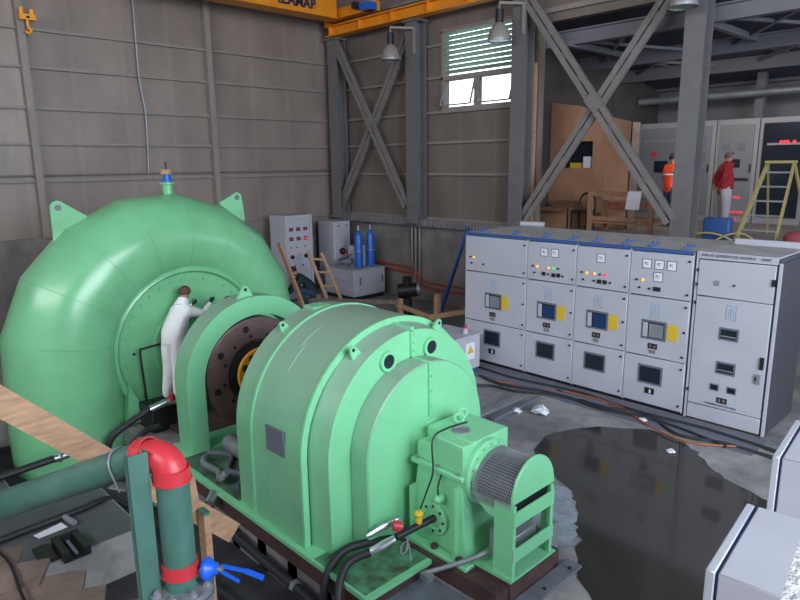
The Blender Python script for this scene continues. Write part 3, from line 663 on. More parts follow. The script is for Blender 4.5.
# ================================================================== SLIP RING DRUM GUARD
root = thing('drum_guard', 'dark mesh covered drum on a green stand at the shaft end', 'guard', (-2.98, 4.17, .215))
DC = (4.17, .87); DR = .30
mesh = MB()
for i in range(27):
    x = -3.19+i*.0152
    mesh.tube([(x, DC[0]-DR*math.cos(R(q)), DC[1]+DR*math.sin(R(q))) for q in range(-20, 201, 11)], .0028, n=5)
for q in range(-20, 201, 5):
    a = R(q); mesh.cyl((-3.20, DC[0]-DR*math.cos(a), DC[1]+DR*math.sin(a)), (-2.78, DC[0]-DR*math.cos(a), DC[1]+DR*math.sin(a)), .0028, n=5)
mesh.build('wire_mesh', 'steel_dull', root)
MB().cyl((-3.2, DC[0], DC[1]), (-2.8, DC[0], DC[1]), .24, n=40).build('slip_ring_drum', 'black', root)
hd = [Vector((-2.79, DC[0]-.30*math.cos(R(q)), DC[1]+.02+.335*math.sin(R(q)))) for q in range(0, 181, 6)]
MB().prism(hd, (.025, 0, 0)).build('end_plate', 'green', root, bevel=.004)
MB().box(-2.95, -2.755, 3.87, 3.89, .235, .88).box(-2.79, -2.755, 3.89, 3.91, .235, .88).build('upright', 'green', root)
MB().box(-2.86, -2.755, 4.43, 4.45, .235, .88).box(-2.79, -2.755, 4.41, 4.43, .235, .88).build('upright', 'green', root)
MB().box(-2.757, -2.745, 3.87, 4.45, .70, .83).build('rail', 'green', root); MB().box(-2.757, -2.745, 3.87, 4.45, .38, .50).build('rail', 'green', root)
MB().box(-3.05, -2.74, 3.85, 4.48, .215, .235).build('foot', 'green', root)
MB().add([(-3.22, 3.88, .86), (-2.8, 3.88, .86), (-2.8, 3.88, .70), (-3.02, 3.88, .72), (-3.22, 3.90, .86), (-2.8, 3.90, .86), (-2.8, 3.90, .70), (-3.02, 3.90, .72)],
         [(0, 1, 2, 3), (7, 6, 5, 4), (0, 4, 5, 1), (1, 5, 6, 2), (2, 6, 7, 3), (3, 7, 4, 0)]).build('side_bracket', 'green', root)
tag(MB().box(-3.1, -2.85, 4.0, 4.35, .24, .50).build('brush_box', 'steel_dull', bevel=.01), 'grey box inside the drum stand', 'box')
tag(MB().box(-3.05, -2.9, 4.60, 4.80, .0, .30).build('junction_box', 'steel_dull', bevel=.01), 'small grey box behind the drum stand', 'box')

# ================================================================== SWITCHGEAR
YF = 8.85; ZT = 2.385
def instr(root, x, z, w, h, name, m, d=.012, y=YF):
    return MB().box(x-w/2, x+w/2, y-d, y+.004, z-h/2, z+h/2).build(name, m, root)
def meter(root, x, z, w=.14, h=.14):
    f = MB().box(x-w/2, x+w/2, YF-.02, YF, z-h/2, z+h/2).build('meter', 'frame_grey', root)
    MB().box(x-w/2+.012, x+w/2-.012, YF-.024, YF-.018, z-h/2+.012, z+h/2-.012).build('dial', 'paper', f)
    MB().bar((x-.03, YF-.027, z+.03), (x+.02, YF-.027, z-.02), .006, .006).tube([(x-.04, YF-.027, z-.015), (x-.01, YF-.027, z+.02), (x+.035, YF-.027, z+.02)], .003, n=4).build('needle', 'frame_grey', f)
def picto(root, x, z, w=.13, h=.2):
    p = MB(); y0, y1 = YF-.020, YF-.013
    p.box(x-w/2, x+w/2, y0, y1, z+h/2-.008, z+h/2).box(x-w/2, x+w/2, y0, y1, z-h/2, z-h/2+.008)
    p.box(x-w/2, x-w/2+.008, y0, y1, z-h/2, z+h/2).box(x+w/2-.008, x+w/2, y0, y1, z-h/2, z+h/2)
    p.box(x-.006, x+.006, y0, y1, z-.06, z+.07).box(x-.035, x+.035, y0, y1, z+.03, z+.04).box(x-.035, x-.027, y0, y1, z-.07, z+.03).box(x+.027, x+.035, y0, y1, z-.07, z+.03)
    p.build('wiring_diagram', 'picto', root)
def window(root, x, z, w, h, inner='glass_dark'):
    f = MB().box(x-w/2, x+w/2, YF-.02, YF, z-h/2, z+h/2).build('viewing_window', 'frame_grey', root)
    MB().box(x-w/2+.03, x+w/2-.03, YF-.024, YF-.018, z-h/2+.03, z+h/2-.03).build('window_glass', 'glass_dark', f)
    if inner != 'glass_dark':
        MB().box(x-w/2+.03, x-w/2+.10, YF-.028, YF-.022, z-h/2+.035, z+h/2-.04).build('breaker_label', 'white_metal', f)
        MB().box(x-w/2+.12, x+w/2-.04, YF-.028, YF-.022, z-h/2+.04, z+h/2-.05).build('breaker_front', inner, f)
def door(root, x0, x1, z0, z1, screws=True):
    d = MB().box(x0+.008, x1-.008, YF-.015, YF+.02, z0+.008, z1-.008).build('door', 'white_metal', root, bevel=.006)
    for z in (z0+.09, (z0+z1)/2, z1-.09):
        if (z1-z0) < .75 and abs(z-(z0+z1)/2) < .01: continue
        MB().cyl((x1-.055, YF-.016, z), (x1-.055, YF-.03, z), .017, n=10).build('lock', 'black', d)
    return d
def cubicle(x0, x1, lab, cfg):
    root = thing('switchgear_cabinet', lab, 'cabinet', ((x0+x1)/2, YF+.8, 0), group='row of light grey switchgear cabinets')
    MB().box(x0+.003, x1-.003, YF+.02, YF+1.6, 0.05, ZT-.03).build('body', 'white_gap', root)
    MB().box(x0+.003, x1-.003, YF+.01, YF+1.6, ZT-.03, ZT).build('roof', 'cab_top', root)
    MB().box(x0+.001, x0+.02, YF, YF+1.6, 0.05, ZT-.03).box(x1-.02, x1-.001, YF, YF+1.6, .05, ZT-.03).build('side_panel', 'white_metal', root)
    MB().box(x0+.01, x1-.01, YF-.008, YF+.02, ZT-.045, ZT+.004).build('blue_trim', 'blue_film', root)
    MB().box(x0+.02, x1-.02, YF+.04, YF+1.55, 0, .05).build('plinth', 'black', root)
    up = door(root, x0, x1, 1.69, ZT-.05); mid = door(root, x0, x1, .79, 1.69); low = door(root, x0, x1, .06, .79)
    for (x, z) in cfg.get('meters', []): meter(up, x, z)
    for (x, z, m) in cfg.get('lamps', []):
        MB().cyl((x, YF-.014, z), (x, YF-.035, z), .019 if m.startswith('led') else .016, n=14).build('indicator_lamp' if m.startswith('led') else 'push_button', m, up)
    for (x, z, w) in cfg.get('switch', []): MB().box(x-w/2, x+w/2, YF-.035, YF-.012, z-.03, z+.03).build('rotary_switch', 'black', up)
    xm, xy, xb = cfg['mid']; picto(mid, xb+.01, 1.49); window(mid, xm, 1.2, .37, .29, cfg.get('inner', 'glass_blue'))
    MB().box(xy-.075, xy+.075, YF-.02, YF-.012, 1.09, 1.32).build('yellow_label', 'yellow', mid)
    b = MB().box(xb-.068, xb+.068, YF-.022, YF-.012, .92, 1.0).build('counter', 'black', mid)
    MB().box(xb-.045, xb-.015, YF-.026, YF-.02, .94, .98).box(xb+.015, xb+.045, YF-.026, YF-.02, .94, .98).build('counter_drum', 'wood_dark', b)
    MB().box(xb-.05, xb+.05, YF-.022, YF-.012, .85, .905).build('key_lock', 'steel_dull', mid)
    window(low, cfg['low'], .52, .37, .29)
    if cfg.get('b3', 1): 
        MB().box(xb-.07, xb+.07, YF-.022, YF-.012, .23, .32).build('counter', 'black', low)
        MB().box(xb+.01-.012, xb+.012+.01, YF-.026, YF-.02, .245, .30).build('counter_drum', 'paper', low)
    for q in range(2):
        x = x0+.2+q*(x1-x0)*.55
        MB().bar((x, YF+.12, ZT+.02), (x+.12, YF+.2, ZT+.05), .05, .03).cyl((x+.04, YF+.14, ZT), (x+.05, YF+.15, ZT+.09), .015, n=6).build('torn_blue_film', 'blue_film', root)
    return root
O, D, G, RD = 'led_orange', 'black', 'led_green', 'led_red'
cubicle(-7.51, -6.16, 'wide leftmost switchgear cabinet with a nearly blank top door', dict(lamps=[(-7.38, 1.95, D), (-7.3, 1.95, O), (-7.35, 1.84, D), (-7.08, 1.84, D)], mid=(-6.853, -6.59, -6.86), low=-6.863, inner='steel_dull'))
cubicle(-6.16, -5.235, 'switchgear cabinet with two meters side by side on its top door', dict(meters=[(-5.826, 2.17), (-5.625, 2.17)],
    lamps=[(-6.034, 1.926, D), (-5.95, 1.926, O), (-5.729, 1.921, O), (-5.635, 1.923, G), (-5.551, 1.924, D), (-6.0, 1.816, D), (-5.734, 1.817, D), (-5.468, 1.811, D)],
    switch=[(-5.82, 1.816, .06), (-5.635, 1.812, .06), (-5.546, 1.818, .06)], mid=(-5.746, -5.474, -5.734), low=-5.746, b3=0))
cubicle(-5.235, -4.35, 'switchgear cabinet with a single meter on its top door', dict(meters=[(-4.814, 2.167)],
    lamps=[(-5.129, 1.922, D), (-5.042, 1.92, O), (-4.91, 1.92, O), (-4.822, 1.918, D), (-4.731, 1.921, RD), (-5.097, 1.811, D), (-4.916, 1.81, D), (-4.646, 1.808, D)],
    switch=[(-4.824, 1.809, .06), (-4.732, 1.809, .06)], mid=(-4.832, -4.562, -4.831), low=-4.836, b3=0))
cubicle(-4.35, -3.44, 'switchgear cabinet with four meters on its top door', dict(meters=[(-4.093, 2.16), (-3.911, 2.16), (-3.734, 2.16), (-3.918, 1.983)],
    lamps=[(-4.229, 1.918, D), (-4.139, 1.918, O), (-4.184, 1.804, D), (-4.036, 1.803, D)], switch=[(-3.923, 1.807, .1)], mid=(-3.929, -3.654, -3.928), low=-3.937, inner='steel_dull'))
# end cabinet, full height door
root = thing('switchgear_cabinet', 'rightmost tall switchgear cabinet with one full height door and header strip', 'cabinet', (-2.9, YF+.6, 0), group='row of light grey switchgear cabinets')
x0, x1 = -3.41, -2.37
MB().box(x0, x1-.02, YF+.02, YF+1.2, .03, ZT).build('body', 'white_gap', root)
MB().box(x0, x0+.03, YF-.01, YF+1.2, .03, ZT).box(x1-.03, x1, YF-.01, YF+.04, .03, 2.33).build('side_panel', 'white_metal', root)
MB().box(x1-.03, x1-.004, YF+.04, YF+1.2, .03, 2.33).build('shaded_side_panel', 'shaded_side', root)
MB().box(x0, x1-.04, YF, YF+1.2, ZT, ZT+.02).build('roof', 'cab_top', root)
MB().box(x0+.1, x1+.05, YF+1.08, YF+1.16, ZT+.02, ZT+.10).build('cable_box', 'white_metal', root)
hdr = MB().box(x0+.03, x1-.05, YF-.015, YF+.02, 2.31, 2.405).build('header_strip', 'white_metal', root)
text3d('H10-10', .05, (-3.27, YF-.02, 2.36), (R(90), 0, 0), 'frame_grey', hdr)
text3d('GENERATOR OUTPUT', .05, (-2.92, YF-.02, 2.36), (R(90), 0, 0), 'frame_grey', hdr)
text3d('UNIT', .05, (-2.55, YF-.02, 2.36), (R(90), 0, 0), 'frame_grey', hdr)
def pdoor(a, b): return MB().box(x0+.04, x1-.06, YF-.015, YF+.02, a+.006, b-.006).build('door', 'white_metal', root, bevel=.006)
up = pdoor(1.80, 2.30); mid = pdoor(.26, 1.80); lo = pdoor(.04, .26)
instr(up, -3.116, 1.998, .056, .064, 'selector_switch', 'steel_dull', .03); instr(up, -2.9, 1.99, .025, .025, 'push_button', 'black', .03); instr(up, -2.443, 2.078, .041, .088, 'latch', 'black', .03)
picto(mid, -2.902, 1.62); 
for z in (1.323, .848):
    f = instr(mid, -2.91, z, .25, .175, 'viewing_window', 'frame_grey', .02); instr(f, -2.91, z, .20, .125, 'window_glass', 'glass_dark', .024); instr(f, -2.91, z-.03, .19, .02, 'window_bar', 'steel_dull', .028)
for x in (-3.03, -2.809):
    f = instr(mid, x, .558, .12, .095, 'small_window', 'frame_grey', .02); instr(f, x, .558, .09, .065, 'window_glass', 'glass_dark', .024)
f = instr(mid, -2.919, .388, .135, .078, 'counter', 'black', .02)
instr(f, -2.95, .388, .03, .04, 'counter_drum', 'wood_dark', .024); instr(f, -2.89, .388, .03, .04, 'counter_drum', 'wood_dark', .024)
instr(mid, -2.476, 1.015, .047, .16, 'door_handle', 'black', .035); instr(mid, -2.51, .797, .069, .133, 'lock_plate', 'steel_dull', .03)
instr(mid, -2.53, .80, .02, .05, 'keyhole', 'black', .034)
text3d('DANGER HIGH VOLTAGE', .035, (-2.93, YF-.02, .315), (R(90), 0, 0), 'frame_grey', mid)
for z in (2.15, 1.95, 1.70, .45): MB().box(x0+.02, x0+.045, YF-.03, YF, z-.02, z+.02).build('hinge', 'black', root)
# grey transformer box left of the cabinets with a warning label
root = thing('terminal_box', 'grey box with a yellow warning triangle behind the generator', 'box', (-7.2, 7.9, 0))
MB().box(-7.6, -6.8, 7.3, 8.42, .10, .70).build('box', 'white_metal', root, bevel=.01)
MB().box(-7.62, -6.78, 7.28, 8.44, .70, .72).build('lid', 'white_metal', root)
MB().box(-6.8, -6.794, 8.04, 8.27, .29, .58).build('label', 'paper', root)
MB().prism([(-6.792, 8.07, .40), (-6.792, 8.24, .40), (-6.792, 8.155, .55)], (.004, 0, 0)).build('warning_triangle', 'yellow', root)
for x in (-7.5, -6.9):
    for y in (7.4, 8.35): MB().box(x-.04, x+.04, y-.04, y+.04, 0, .10).build('foot', 'blue', root)
root = thing('breather_cap', 'small white and red capped fitting on top of the grey warning box', 'cap', (-6.95, 8.2, .72))
MB().lathe((-6.95, 8.2, .72), (0, 0, 1), [(0, .05), (.05, .05), (.07, .03), (.09, .025), (.09, 0)]).build('stem', 'white_metal', root)
MB().cyl((-6.95, 8.2, .81), (-6.95, 8.2, .86), .03).build('red_cap', 'red', root)

# ================================================================== SWITCHBOARD CORNER
root = thing('control_cabinet', 'tall grey control cabinet with six red digital meters by the left wall', 'cabinet', (-14.6, 9.85, 0))
MB().box(-14.95, -14.24, 9.44, 10.30, .05, 2.30).build('body', 'white_metal', root, bevel=.01)
MB().box(-14.92, -14.24, 9.46, 10.28, 0, .05).build('plinth', 'black', root)
fr = MB().box(-14.24, -14.20, 9.44, 9.50, .05, 2.30).box(-14.24, -14.20, 10.22, 10.30, .05, 2.30).box(-14.24, -14.20, 9.5, 10.22, 2.2, 2.30).box(-14.24, -14.20, 9.5, 10.22, .05, .13)
fr.build('door_frame', 'white_metal', root)
dr = MB().box(-14.25, -14.215, 9.51, 10.21, .14, 2.19).build('door', 'white_metal', root)
for r_ in range(2):
    for c_ in range(3):
        y = 9.62+c_*.23; z = 1.93-r_*.25
        m_ = MB().box(-14.22, -14.20, y-.06, y+.06, z-.045, z+.045).build('digital_meter', 'black', dr)
        MB().box(-14.20, -14.195, y-.045, y+.045, z-.02, z+.02).build('display', 'led_red' if (r_, c_) == (1, 2) else 'red', m_)
for y, z in ((9.6, 1.45), (9.78, 1.45), (10.05, 1.45)): MB().cyl((-14.215, y, z), (-14.19, y, z), .02, n=12).build('indicator_lamp', 'red', dr)
for y in (9.62, 10.06): MB().cyl((-14.215, y, 1.2), (-14.17, y, 1.2), .055, n=20).build('rotary_switch', 'black', dr)
MB().ring((-14.215, 9.84, 1.2), (-14.20, 9.84, 1.2), .07, .05).build('dial', 'steel_dull', dr)
for y in (9.7, 9.95): MB().cyl((-14.215, y, .95), (-14.19, y, .95), .02, n=12).build('push_button', 'black', dr)
root = thing('wall_cabinet', 'plain light grey cabinet with a small red knob beside the blue cylinders', 'cabinet', (-14.65, 11.45, 0))
MB().box(-15.05, -14.32, 11.13, 11.72, .0, 2.03).build('body', 'white_metal', root, bevel=.01)
dr = MB().box(-14.32, -14.30, 11.16, 11.69, .1, 2.0).build('door', 'white_metal', root)
for y in (11.28, 11.58): MB().cyl((-14.30, y, 1.9), (-14.28, y, 1.9), .022, n=12).build('screw', 'black', dr)
MB().cyl((-14.30, 11.38, 1.18), (-14.24, 11.38, 1.18), .09).build('switch_plate', 'black', dr); MB().cyl((-14.24, 11.38, 1.18), (-14.20, 11.38, 1.18), .045).build('red_knob', 'red', dr)
root = thing('oil_unit', 'low light grey cabinet carrying the blue gas cylinders', 'cabinet', (-13.6, 11.3, 0))
MB().box(-14.25, -13.0, 10.72, 11.85, .1, .80).build('body', 'white_metal', root, bevel=.01)
MB().box(-14.2, -13.02, 10.75, 11.8, .0, .1).build('plinth', 'black', root)
MB().box(-14.27, -12.98, 10.70, 11.87, .80, .83).build('lid', 'cab_top', root)
for y in (10.95, 11.75): MB().box(-13.0, -12.98, y-.02, y+.02, .4, .6).build('handle', 'frame_grey', root)
MB().box(-13.8, -13.3, 10.71, 10.72, .50, .51).build('seam', 'frame_grey', root)
root0 = None
for y, lab in ((11.17, 'left one of the two blue gas cylinders'), (11.60, 'right one of the two blue gas cylinders')):
    root = thing('gas_cylinder', lab, 'gas cylinder', (-13.3, y, .83), group='blue gas cylinders')
    MB().lathe((-13.3, y, .83), (0, 0, 1), [(0, .10), (.02, .115), (.86, .115), (.94, .09), (1.0, .045), (1.02, .03)], n=28).build('bottle', 'blue', root)
    MB().cyl((-13.3, y, 1.84), (-13.3, y, 1.93), .03, n=12).sphere((-13.3, y, 1.95), .035, 10, 8).build('valve', 'steel', root)
    MB().ring((-13.3, y, 1.28), (-13.3, y, 1.31), .122, .112).build('strap', 'steel_dull', root)
tag(MB().box(-13.75, -13.45, 11.15, 11.75, .83, 1.42).build('tank', 'white_metal', bevel=.02), 'small pale tank standing behind the blue cylinders', 'tank')
root = thing('pump_set', 'small dark pump with handwheel on the low cabinet left of the cylinders', 'pump', (-13.6, 10.95, .83))
MB().cyl((-13.75, 10.85, 1.0), (-13.45, 11.05, 1.0), .09).cyl((-13.6, 10.95, .83), (-13.6, 10.95, 1.2), .05).build('pump_body', 'frame_grey', root)
MB().tube([(-13.6, 10.7, 1.05), (-13.55, 10.95, 1.12), (-13.5, 11.1, 1.2)], .015, n=8).build('lever', 'black', root)
# cable tray strip with teeth on top of the concrete kerb
root = thing('cable_tray', 'toothed cable tray along the top of the concrete kerb', 'cable tray', (-12, 12.0, 2.08))
MB().box(-15.3, -8.0, 11.95, 12.14, 2.02, 2.05).box(-15.3, -8.0, 11.93, 11.95, 2.02, 2.20).build('tray', 'brace_steel', root)
tb = MB()
for i in range(72): x = -15.2+i*.10; tb.box(x, x+.035, 11.90, 11.93, 2.0, 2.16)
o = tb.build('tray_rung', 'steel_dull', root); o['kind'] = 'stuff'
for x in (-12.14, -12.0, -11.85): tag(MB().cyl((x, 12.08, 1.0 if x < -12.1 else .4), (x, 12.08, 2.05), .025, n=10).build('conduit', 'steel_dull'), {-12.14: 'leftmost short conduit dropping down the concrete wall', -12.0: 'middle conduit dropping down the concrete wall', -11.85: 'right conduit dropping down the concrete wall'}[x], 'conduit')
for dz, lab in ((0, 'upper red conduit kinking down along the concrete wall'), (-.14, 'lower red conduit kinking down along the concrete wall')):
    tag(MB().tube([(-13.8, 12.08, .88+dz), (-12.3, 12.08, .84+dz), (-11.98, 12.08, .78+dz), (-11.65, 12.08, .52+dz), (-10.2, 12.08, .52+dz), (-8.2, 12.08, .52+dz)], .028, n=8).build('red_conduit', 'red_cable'), lab, 'conduit')
tag(MB().bar((-9.9, 11.75, 2.1), (-10.3, 11.2, .0), .09, .05).build('leaning_bar', 'blue_film'), 'dark blue bar leaning on the concrete wall left of the cabinets', 'bar')
tag(MB().cyl((-8.45, 10.3, 2.37), (-8.0, 10.95, 2.38), .06).build('pipe_roll', 'white_metal') if 0 else MB().cyl((-7.35, 10.3, 2.44), (-6.9, 10.42, 2.44), .05).build('pipe_offcut', 'white_metal'), 'short white pipe offcut lying on the leftmost cabinet roof', 'pipe')
# black pump on a stand
root = thing('oil_pump', 'black upright pump standing on the floor left of the cabinets', 'pump', (-10.75, 10.5, 0))
MB().cyl((-10.75, 10.5, 0), (-10.75, 10.5, .04), .2).cyl((-10.75, 10.5, .04), (-10.75, 10.5, .45), .13).build('stand', 'black', root)
MB().cyl((-10.9, 10.35, .62), (-10.55, 10.65, .66), .17).build('motor_body', 'black', root, bevel=.01)
MB().cyl((-10.75, 10.5, .78), (-10.72, 10.5, .95), .11).build('terminal_head', 'black', root)
MB().ring((-10.57, 10.66, .66), (-10.50, 10.72, .67), .16, .11).build('end_ring', 'steel_dull', root)
# ladder, plank, barrier rails
root = thing('wooden_ladder', 'short bare wooden ladder leaning by the control cabinet', 'ladder', (-12.6, 9.5, 0))
A0, A1 = Vector((-12.55, 9.60, .0)), Vector((-12.7, 9.06, 1.55)); B0, B1 = Vector((-12.5, 9.99, .0)), Vector((-12.65, 9.42, 1.48))
MB().bar(A0, A1, .05, .08).build('rail', 'wood', root); MB().bar(B0, B1, .05, .08).build('rail', 'wood', root)
for t in (.18, .42, .66, .88): MB().bar(A0.lerp(A1, t), B0.lerp(B1, t), .04, .05).build('rung', 'wood', root)
tag(MB().bar((-12.5, 8.80, .0), (-12.75, 8.28, 1.82), .06, .13).build('timber_plank', 'wood'), 'rough timber plank leaning behind the casing near the crouching man', 'plank')
root = thing('timber_barrier', 'low timber barrier of rails behind the generator', 'barrier', (-9.5, 9.5, 0))
MB().bar((-12.4, 8.95, .40), (-9.95, 9.5, .62), .04, .09).build('rail', 'wood_dark', root)
MB().bar((-10.1, 9.52, .55), (-8.7, 9.45, .42), .05, .10).build('rail', 'wood', root)
MB().bar((-8.95, 9.40, .46), (-8.0, 9.62, .72), .05, .10).build('rail', 'wood', root)
MB().box(-8.87, -8.77, 9.45, 9.55, 0, .96).build('post', 'wood', root); MB().box(-9.98, -9.90, 9.46, 9.56, 0, .70).build('post', 'wood', root); MB().box(-12.3, -12.22, 8.95, 9.03, 0, .55).build('post', 'wood_dark', root)

# ================================================================== ANNEX
for i, (y, z) in enumerate(((12.6, 6.02), (15.0, 5.82), (17.2, 5.7), (19.3, 5.6))):
    root = thing('roof_beam', ['nearest grey roof beam crossing behind the heavy braces', 'second grey roof beam of the annex', 'third grey roof beam of the annex', 'rearmost grey roof beam of the annex'][i], 'beam', (-2, y, z))
    MB().box(-9.05, 7, y-.1, y+.1, z, z+.03).box(-9.05, 7, y-.1, y+.1, z+.27, z+.30).box(-9.05, 7, y-.02, y+.02, z+.03, z+.27).build('beam', 'truss', root)
for i, (a, b) in enumerate((((-8.6, 12.6, 6.28), (-6.4, 15, 6.0)), ((-6.4, 12.6, 6.28), (-8.4, 15, 6.0)), ((-5.6, 12.6, 6.28), (-3.2, 15, 6.0)), ((-3.0, 12.6, 6.28), (-5.4, 15, 6.0)), ((-8.6, 15, 6.1), (-6.6, 17.2, 5.9)), ((-6.4, 15, 6.1), (-8.6, 17.2, 5.9)), ((-5.8, 15, 6.1), (-3.6, 17.2, 5.9)), ((-3.4, 15, 6.1), (-5.6, 17.2, 5.9)))):
    tag(MB().bar(a, b, .09, .06).build('roof_tie', 'truss'), 'diagonal roof tie, ' + ('leftmost pair' if i in (0, 1) else 'second pair') + (' rising to the right' if i % 2 == 0 else ' rising to the left') + ' between the first two roof beams' if i < 4 else 'diagonal roof tie, ' + ('left' if i in (4, 5) else 'right') + ' pair' + (', right leaning one' if i % 2 == 0 else ', left leaning one') + ' behind the second roof beam', 'tie rod', 'diagonal roof ties of the annex')
for x in (-7.8, -5.0, -2.2): tag(MB().box(x-.06, x+.06, 12.4, 19.6, 5.98, 6.1).build('roof_purlin', 'truss'), {-7.8: 'leftmost', -5.0: 'middle', -2.2: 'rightmost'}[x] + ' roof member running to the back of the annex', 'beam', 'long roof members of the annex')
tag(MB().box(-6.05, -5.85, 18.6, 18.8, 2.08, 5.9).build('annex_column', 'truss'), 'slim dark column behind the relay cabinets', 'column')
tag(MB().cyl((-9.0, 18.2, 5.25), (3, 18.2, 5.3), .10).build('air_duct', 'steel_dull'), 'pale pipe running along the annex back wall', 'pipe')
# plywood hut
root = thing('plywood_hut', 'raw plywood hut with a small dark window behind the braces', 'hut', (-7.9, 14.2, 2.08))
P = MB(); yh = 13.8
P.add([(-9.04, yh, 2.08), (-8.60, yh, 2.08), (-8.60, yh, 4.93), (-9.04, yh, 5.02), (-9.04, yh+.02, 2.08), (-8.60, yh+.02, 2.08), (-8.60, yh+.02, 4.93), (-9.04, yh+.02, 5.02)], [(0, 1, 2, 3), (7, 6, 5, 4), (0, 4, 5, 1), (1, 5, 6, 2), (2, 6, 7, 3), (3, 7, 4, 0)])
P.box(-8.60, -7.87, yh, yh+.02, 2.08, 3.45)
P.add([(-8.60, yh, 4.08), (-7.87, yh, 4.08), (-7.87, yh, 4.72), (-8.25, yh, 4.88), (-8.60, yh, 4.93), (-8.60, yh+.02, 4.08), (-7.87, yh+.02, 4.08), (-7.87, yh+.02, 4.72), (-8.25, yh+.02, 4.88), (-8.60, yh+.02, 4.93)], [(0, 1, 2, 3, 4), (9, 8, 7, 6, 5), (0, 5, 6, 1), (1, 6, 7, 2), (2, 7, 8, 3), (3, 8, 9, 4), (4, 9, 5, 0)])
P.add([(-7.87, yh, 2.08), (-6.95, yh, 2.08), (-6.95, yh, 4.45), (-7.5, yh, 4.6), (-7.87, yh, 4.72), (-7.87, yh+.02, 2.08), (-6.95, yh+.02, 2.08), (-6.95, yh+.02, 4.45), (-7.5, yh+.02, 4.6), (-7.87, yh+.02, 4.72)], [(0, 1, 2, 3, 4), (9, 8, 7, 6, 5), (0, 5, 6, 1), (1, 6, 7, 2), (2, 7, 8, 3), (3, 8, 9, 4), (4, 9, 5, 0)])
P.build('front_wall', 'ply', root)
MB().box(-6.97, -6.95, yh, 14.2, 2.08, 4.45).build('side_wall', 'wood_dark', root)
MB().box(-9.04, -6.95, 14.18, 14.2, 2.08, 4.45).build('rear_wall', 'wood_dark', root)
wf = MB().box(-8.66, -7.81, yh-.03, yh, 3.40, 3.46).box(-8.66, -7.81, yh-.03, yh, 4.07, 4.13).box(-8.66, -8.60, yh-.03, yh, 3.46, 4.07).box(-7.87, -7.81, yh-.03, yh, 3.46, 4.07)
wf.build('window_frame', 'wood', root)
MB().box(-8.6, -7.87, yh+.25, yh+.27, 3.3, 4.2).build('window_dark', 'glass_dark', root)
MB().box(-7.60, -7.57, yh-.012, yh, 2.08, 4.4).build('batten', 'wood', root)
tag(MB().box(-8.5, -8.2, yh+.05, yh+.2, 3.46, 3.58).build('yellow_bag', 'yellow'), 'yellow bag on the sill of the hut window', 'bag')
tag(MB().box(-8.15, -7.95, yh+.05, yh+.2, 3.46, 3.72).build('pale_jar', 'paper'), 'pale box on the sill of the hut window', 'box')
tag(MB().box(-8.30, -8.18, 12.55, 12.60, 2.9, 4.95).build('timber_stud', 'wood') if 0 else MB().box(-8.56, -8.40, 12.18, 12.24, 2.08, 5.7).build('timber_stud', 'wood'), 'upright pine board beside the broad column', 'board')
# cardboard box, chair, bench, barrier tape
root = thing('cardboard_box', 'open brown cardboard box left of the timber frame', 'box', (-8.3, 13.1, 2.08))
MB().box(-8.72, -8.7, 12.9, 13.4, 2.08, 2.56).box(-7.94, -7.92, 12.9, 13.4, 2.08, 2.56).box(-8.72, -7.92, 12.9, 12.92, 2.08, 2.56).box(-8.72, -7.92, 13.38, 13.4, 2.08, 2.56).box(-8.7, -7.94, 12.92, 13.38, 2.08, 2.1).build('carton', 'card', root)
MB().add([(-8.72, 12.9, 2.56), (-7.92, 12.9, 2.56), (-7.98, 12.72, 2.50), (-8.66, 12.72, 2.50)], [(0, 1, 2, 3)]).build('flap', 'card', root)
MB().add([(-8.72, 13.4, 2.56), (-7.92, 13.4, 2.56), (-7.96, 13.55, 2.70), (-8.68, 13.55, 2.70)], [(0, 1, 2, 3)]).build('flap', 'card', root)
root = thing('black_chair', 'black round backed chair between the cardboard box and timber frame', 'chair', (-7.72, 13.2, 2.08))
MB().box(-7.92, -7.5, 13.0, 13.4, 2.48, 2.53).build('seat', 'black', root, bevel=.01)
MB().tube([(-7.92, 13.35, 2.5), (-7.9, 13.38, 2.75), (-7.8, 13.4, 2.88), (-7.62, 13.4, 2.88), (-7.52, 13.38, 2.75), (-7.5, 13.35, 2.5)], .025, n=8).build('backrest', 'black', root)
for x in (-7.9, -7.53):
    for y in (13.03, 13.37): MB().box(x-.015, x+.015, y-.015, y+.015, 2.08, 2.48).build('leg', 'black', root)
root = thing('timber_table', 'open timber frame table on the raised floor', 'table', (-6.6, 12.9, 2.08))
for x, y in ((-7.25, 12.7), (-5.88, 12.7), (-7.2, 13.3), (-5.6, 13.3)): MB().box(x-.05, x+.05, y-.03, y+.03, 2.08, 2.98 if y < 13 else 2.75).build('leg', 'wood_red', root)
MB().box(-7.3, -5.83, 12.66, 12.70, 2.88, 2.98).build('top_rail', 'wood_red', root); MB().box(-7.3, -5.83, 12.66, 12.70, 2.36, 2.45).build('lower_rail', 'wood_red', root)
MB().box(-7.25, -5.55, 13.33, 13.36, 2.62, 2.72).build('rear_rail', 'wood_red', root); MB().box(-7.2, -5.9, 12.7, 13.3, 2.30, 2.33).build('shelf', 'wood_red', root)
tp = MB()
for i in range(9): tp.box(-7.2+i*.18, -7.2+i*.18+.09, 13.31, 13.315, 2.64, 2.70)
o = tag(tp.build('barrier_tape', 'led_red' if 0 else 'red'), 'red and white barrier tape stretched behind the timber frame', 'tape')
tag(MB().add([(-6.42, 12.655, 2.62), (-6.12, 12.655, 2.62), (-6.08, 12.65, 2.98), (-6.38, 12.65, 2.98), (-6.40, 12.75, 3.0), (-6.08, 12.75, 3.0)], [(0, 1, 2, 3), (3, 2, 5, 4)]).build('paper_sheet', 'paper'), 'white paper sheet hanging over the timber frame rail', 'paper')
tag(MB().box(-6.9, -6.2, 12.8, 13.2, 2.33, 2.36).build('paper_stack', 'paper'), 'loose papers on the lower shelf of the timber frame', 'paper')
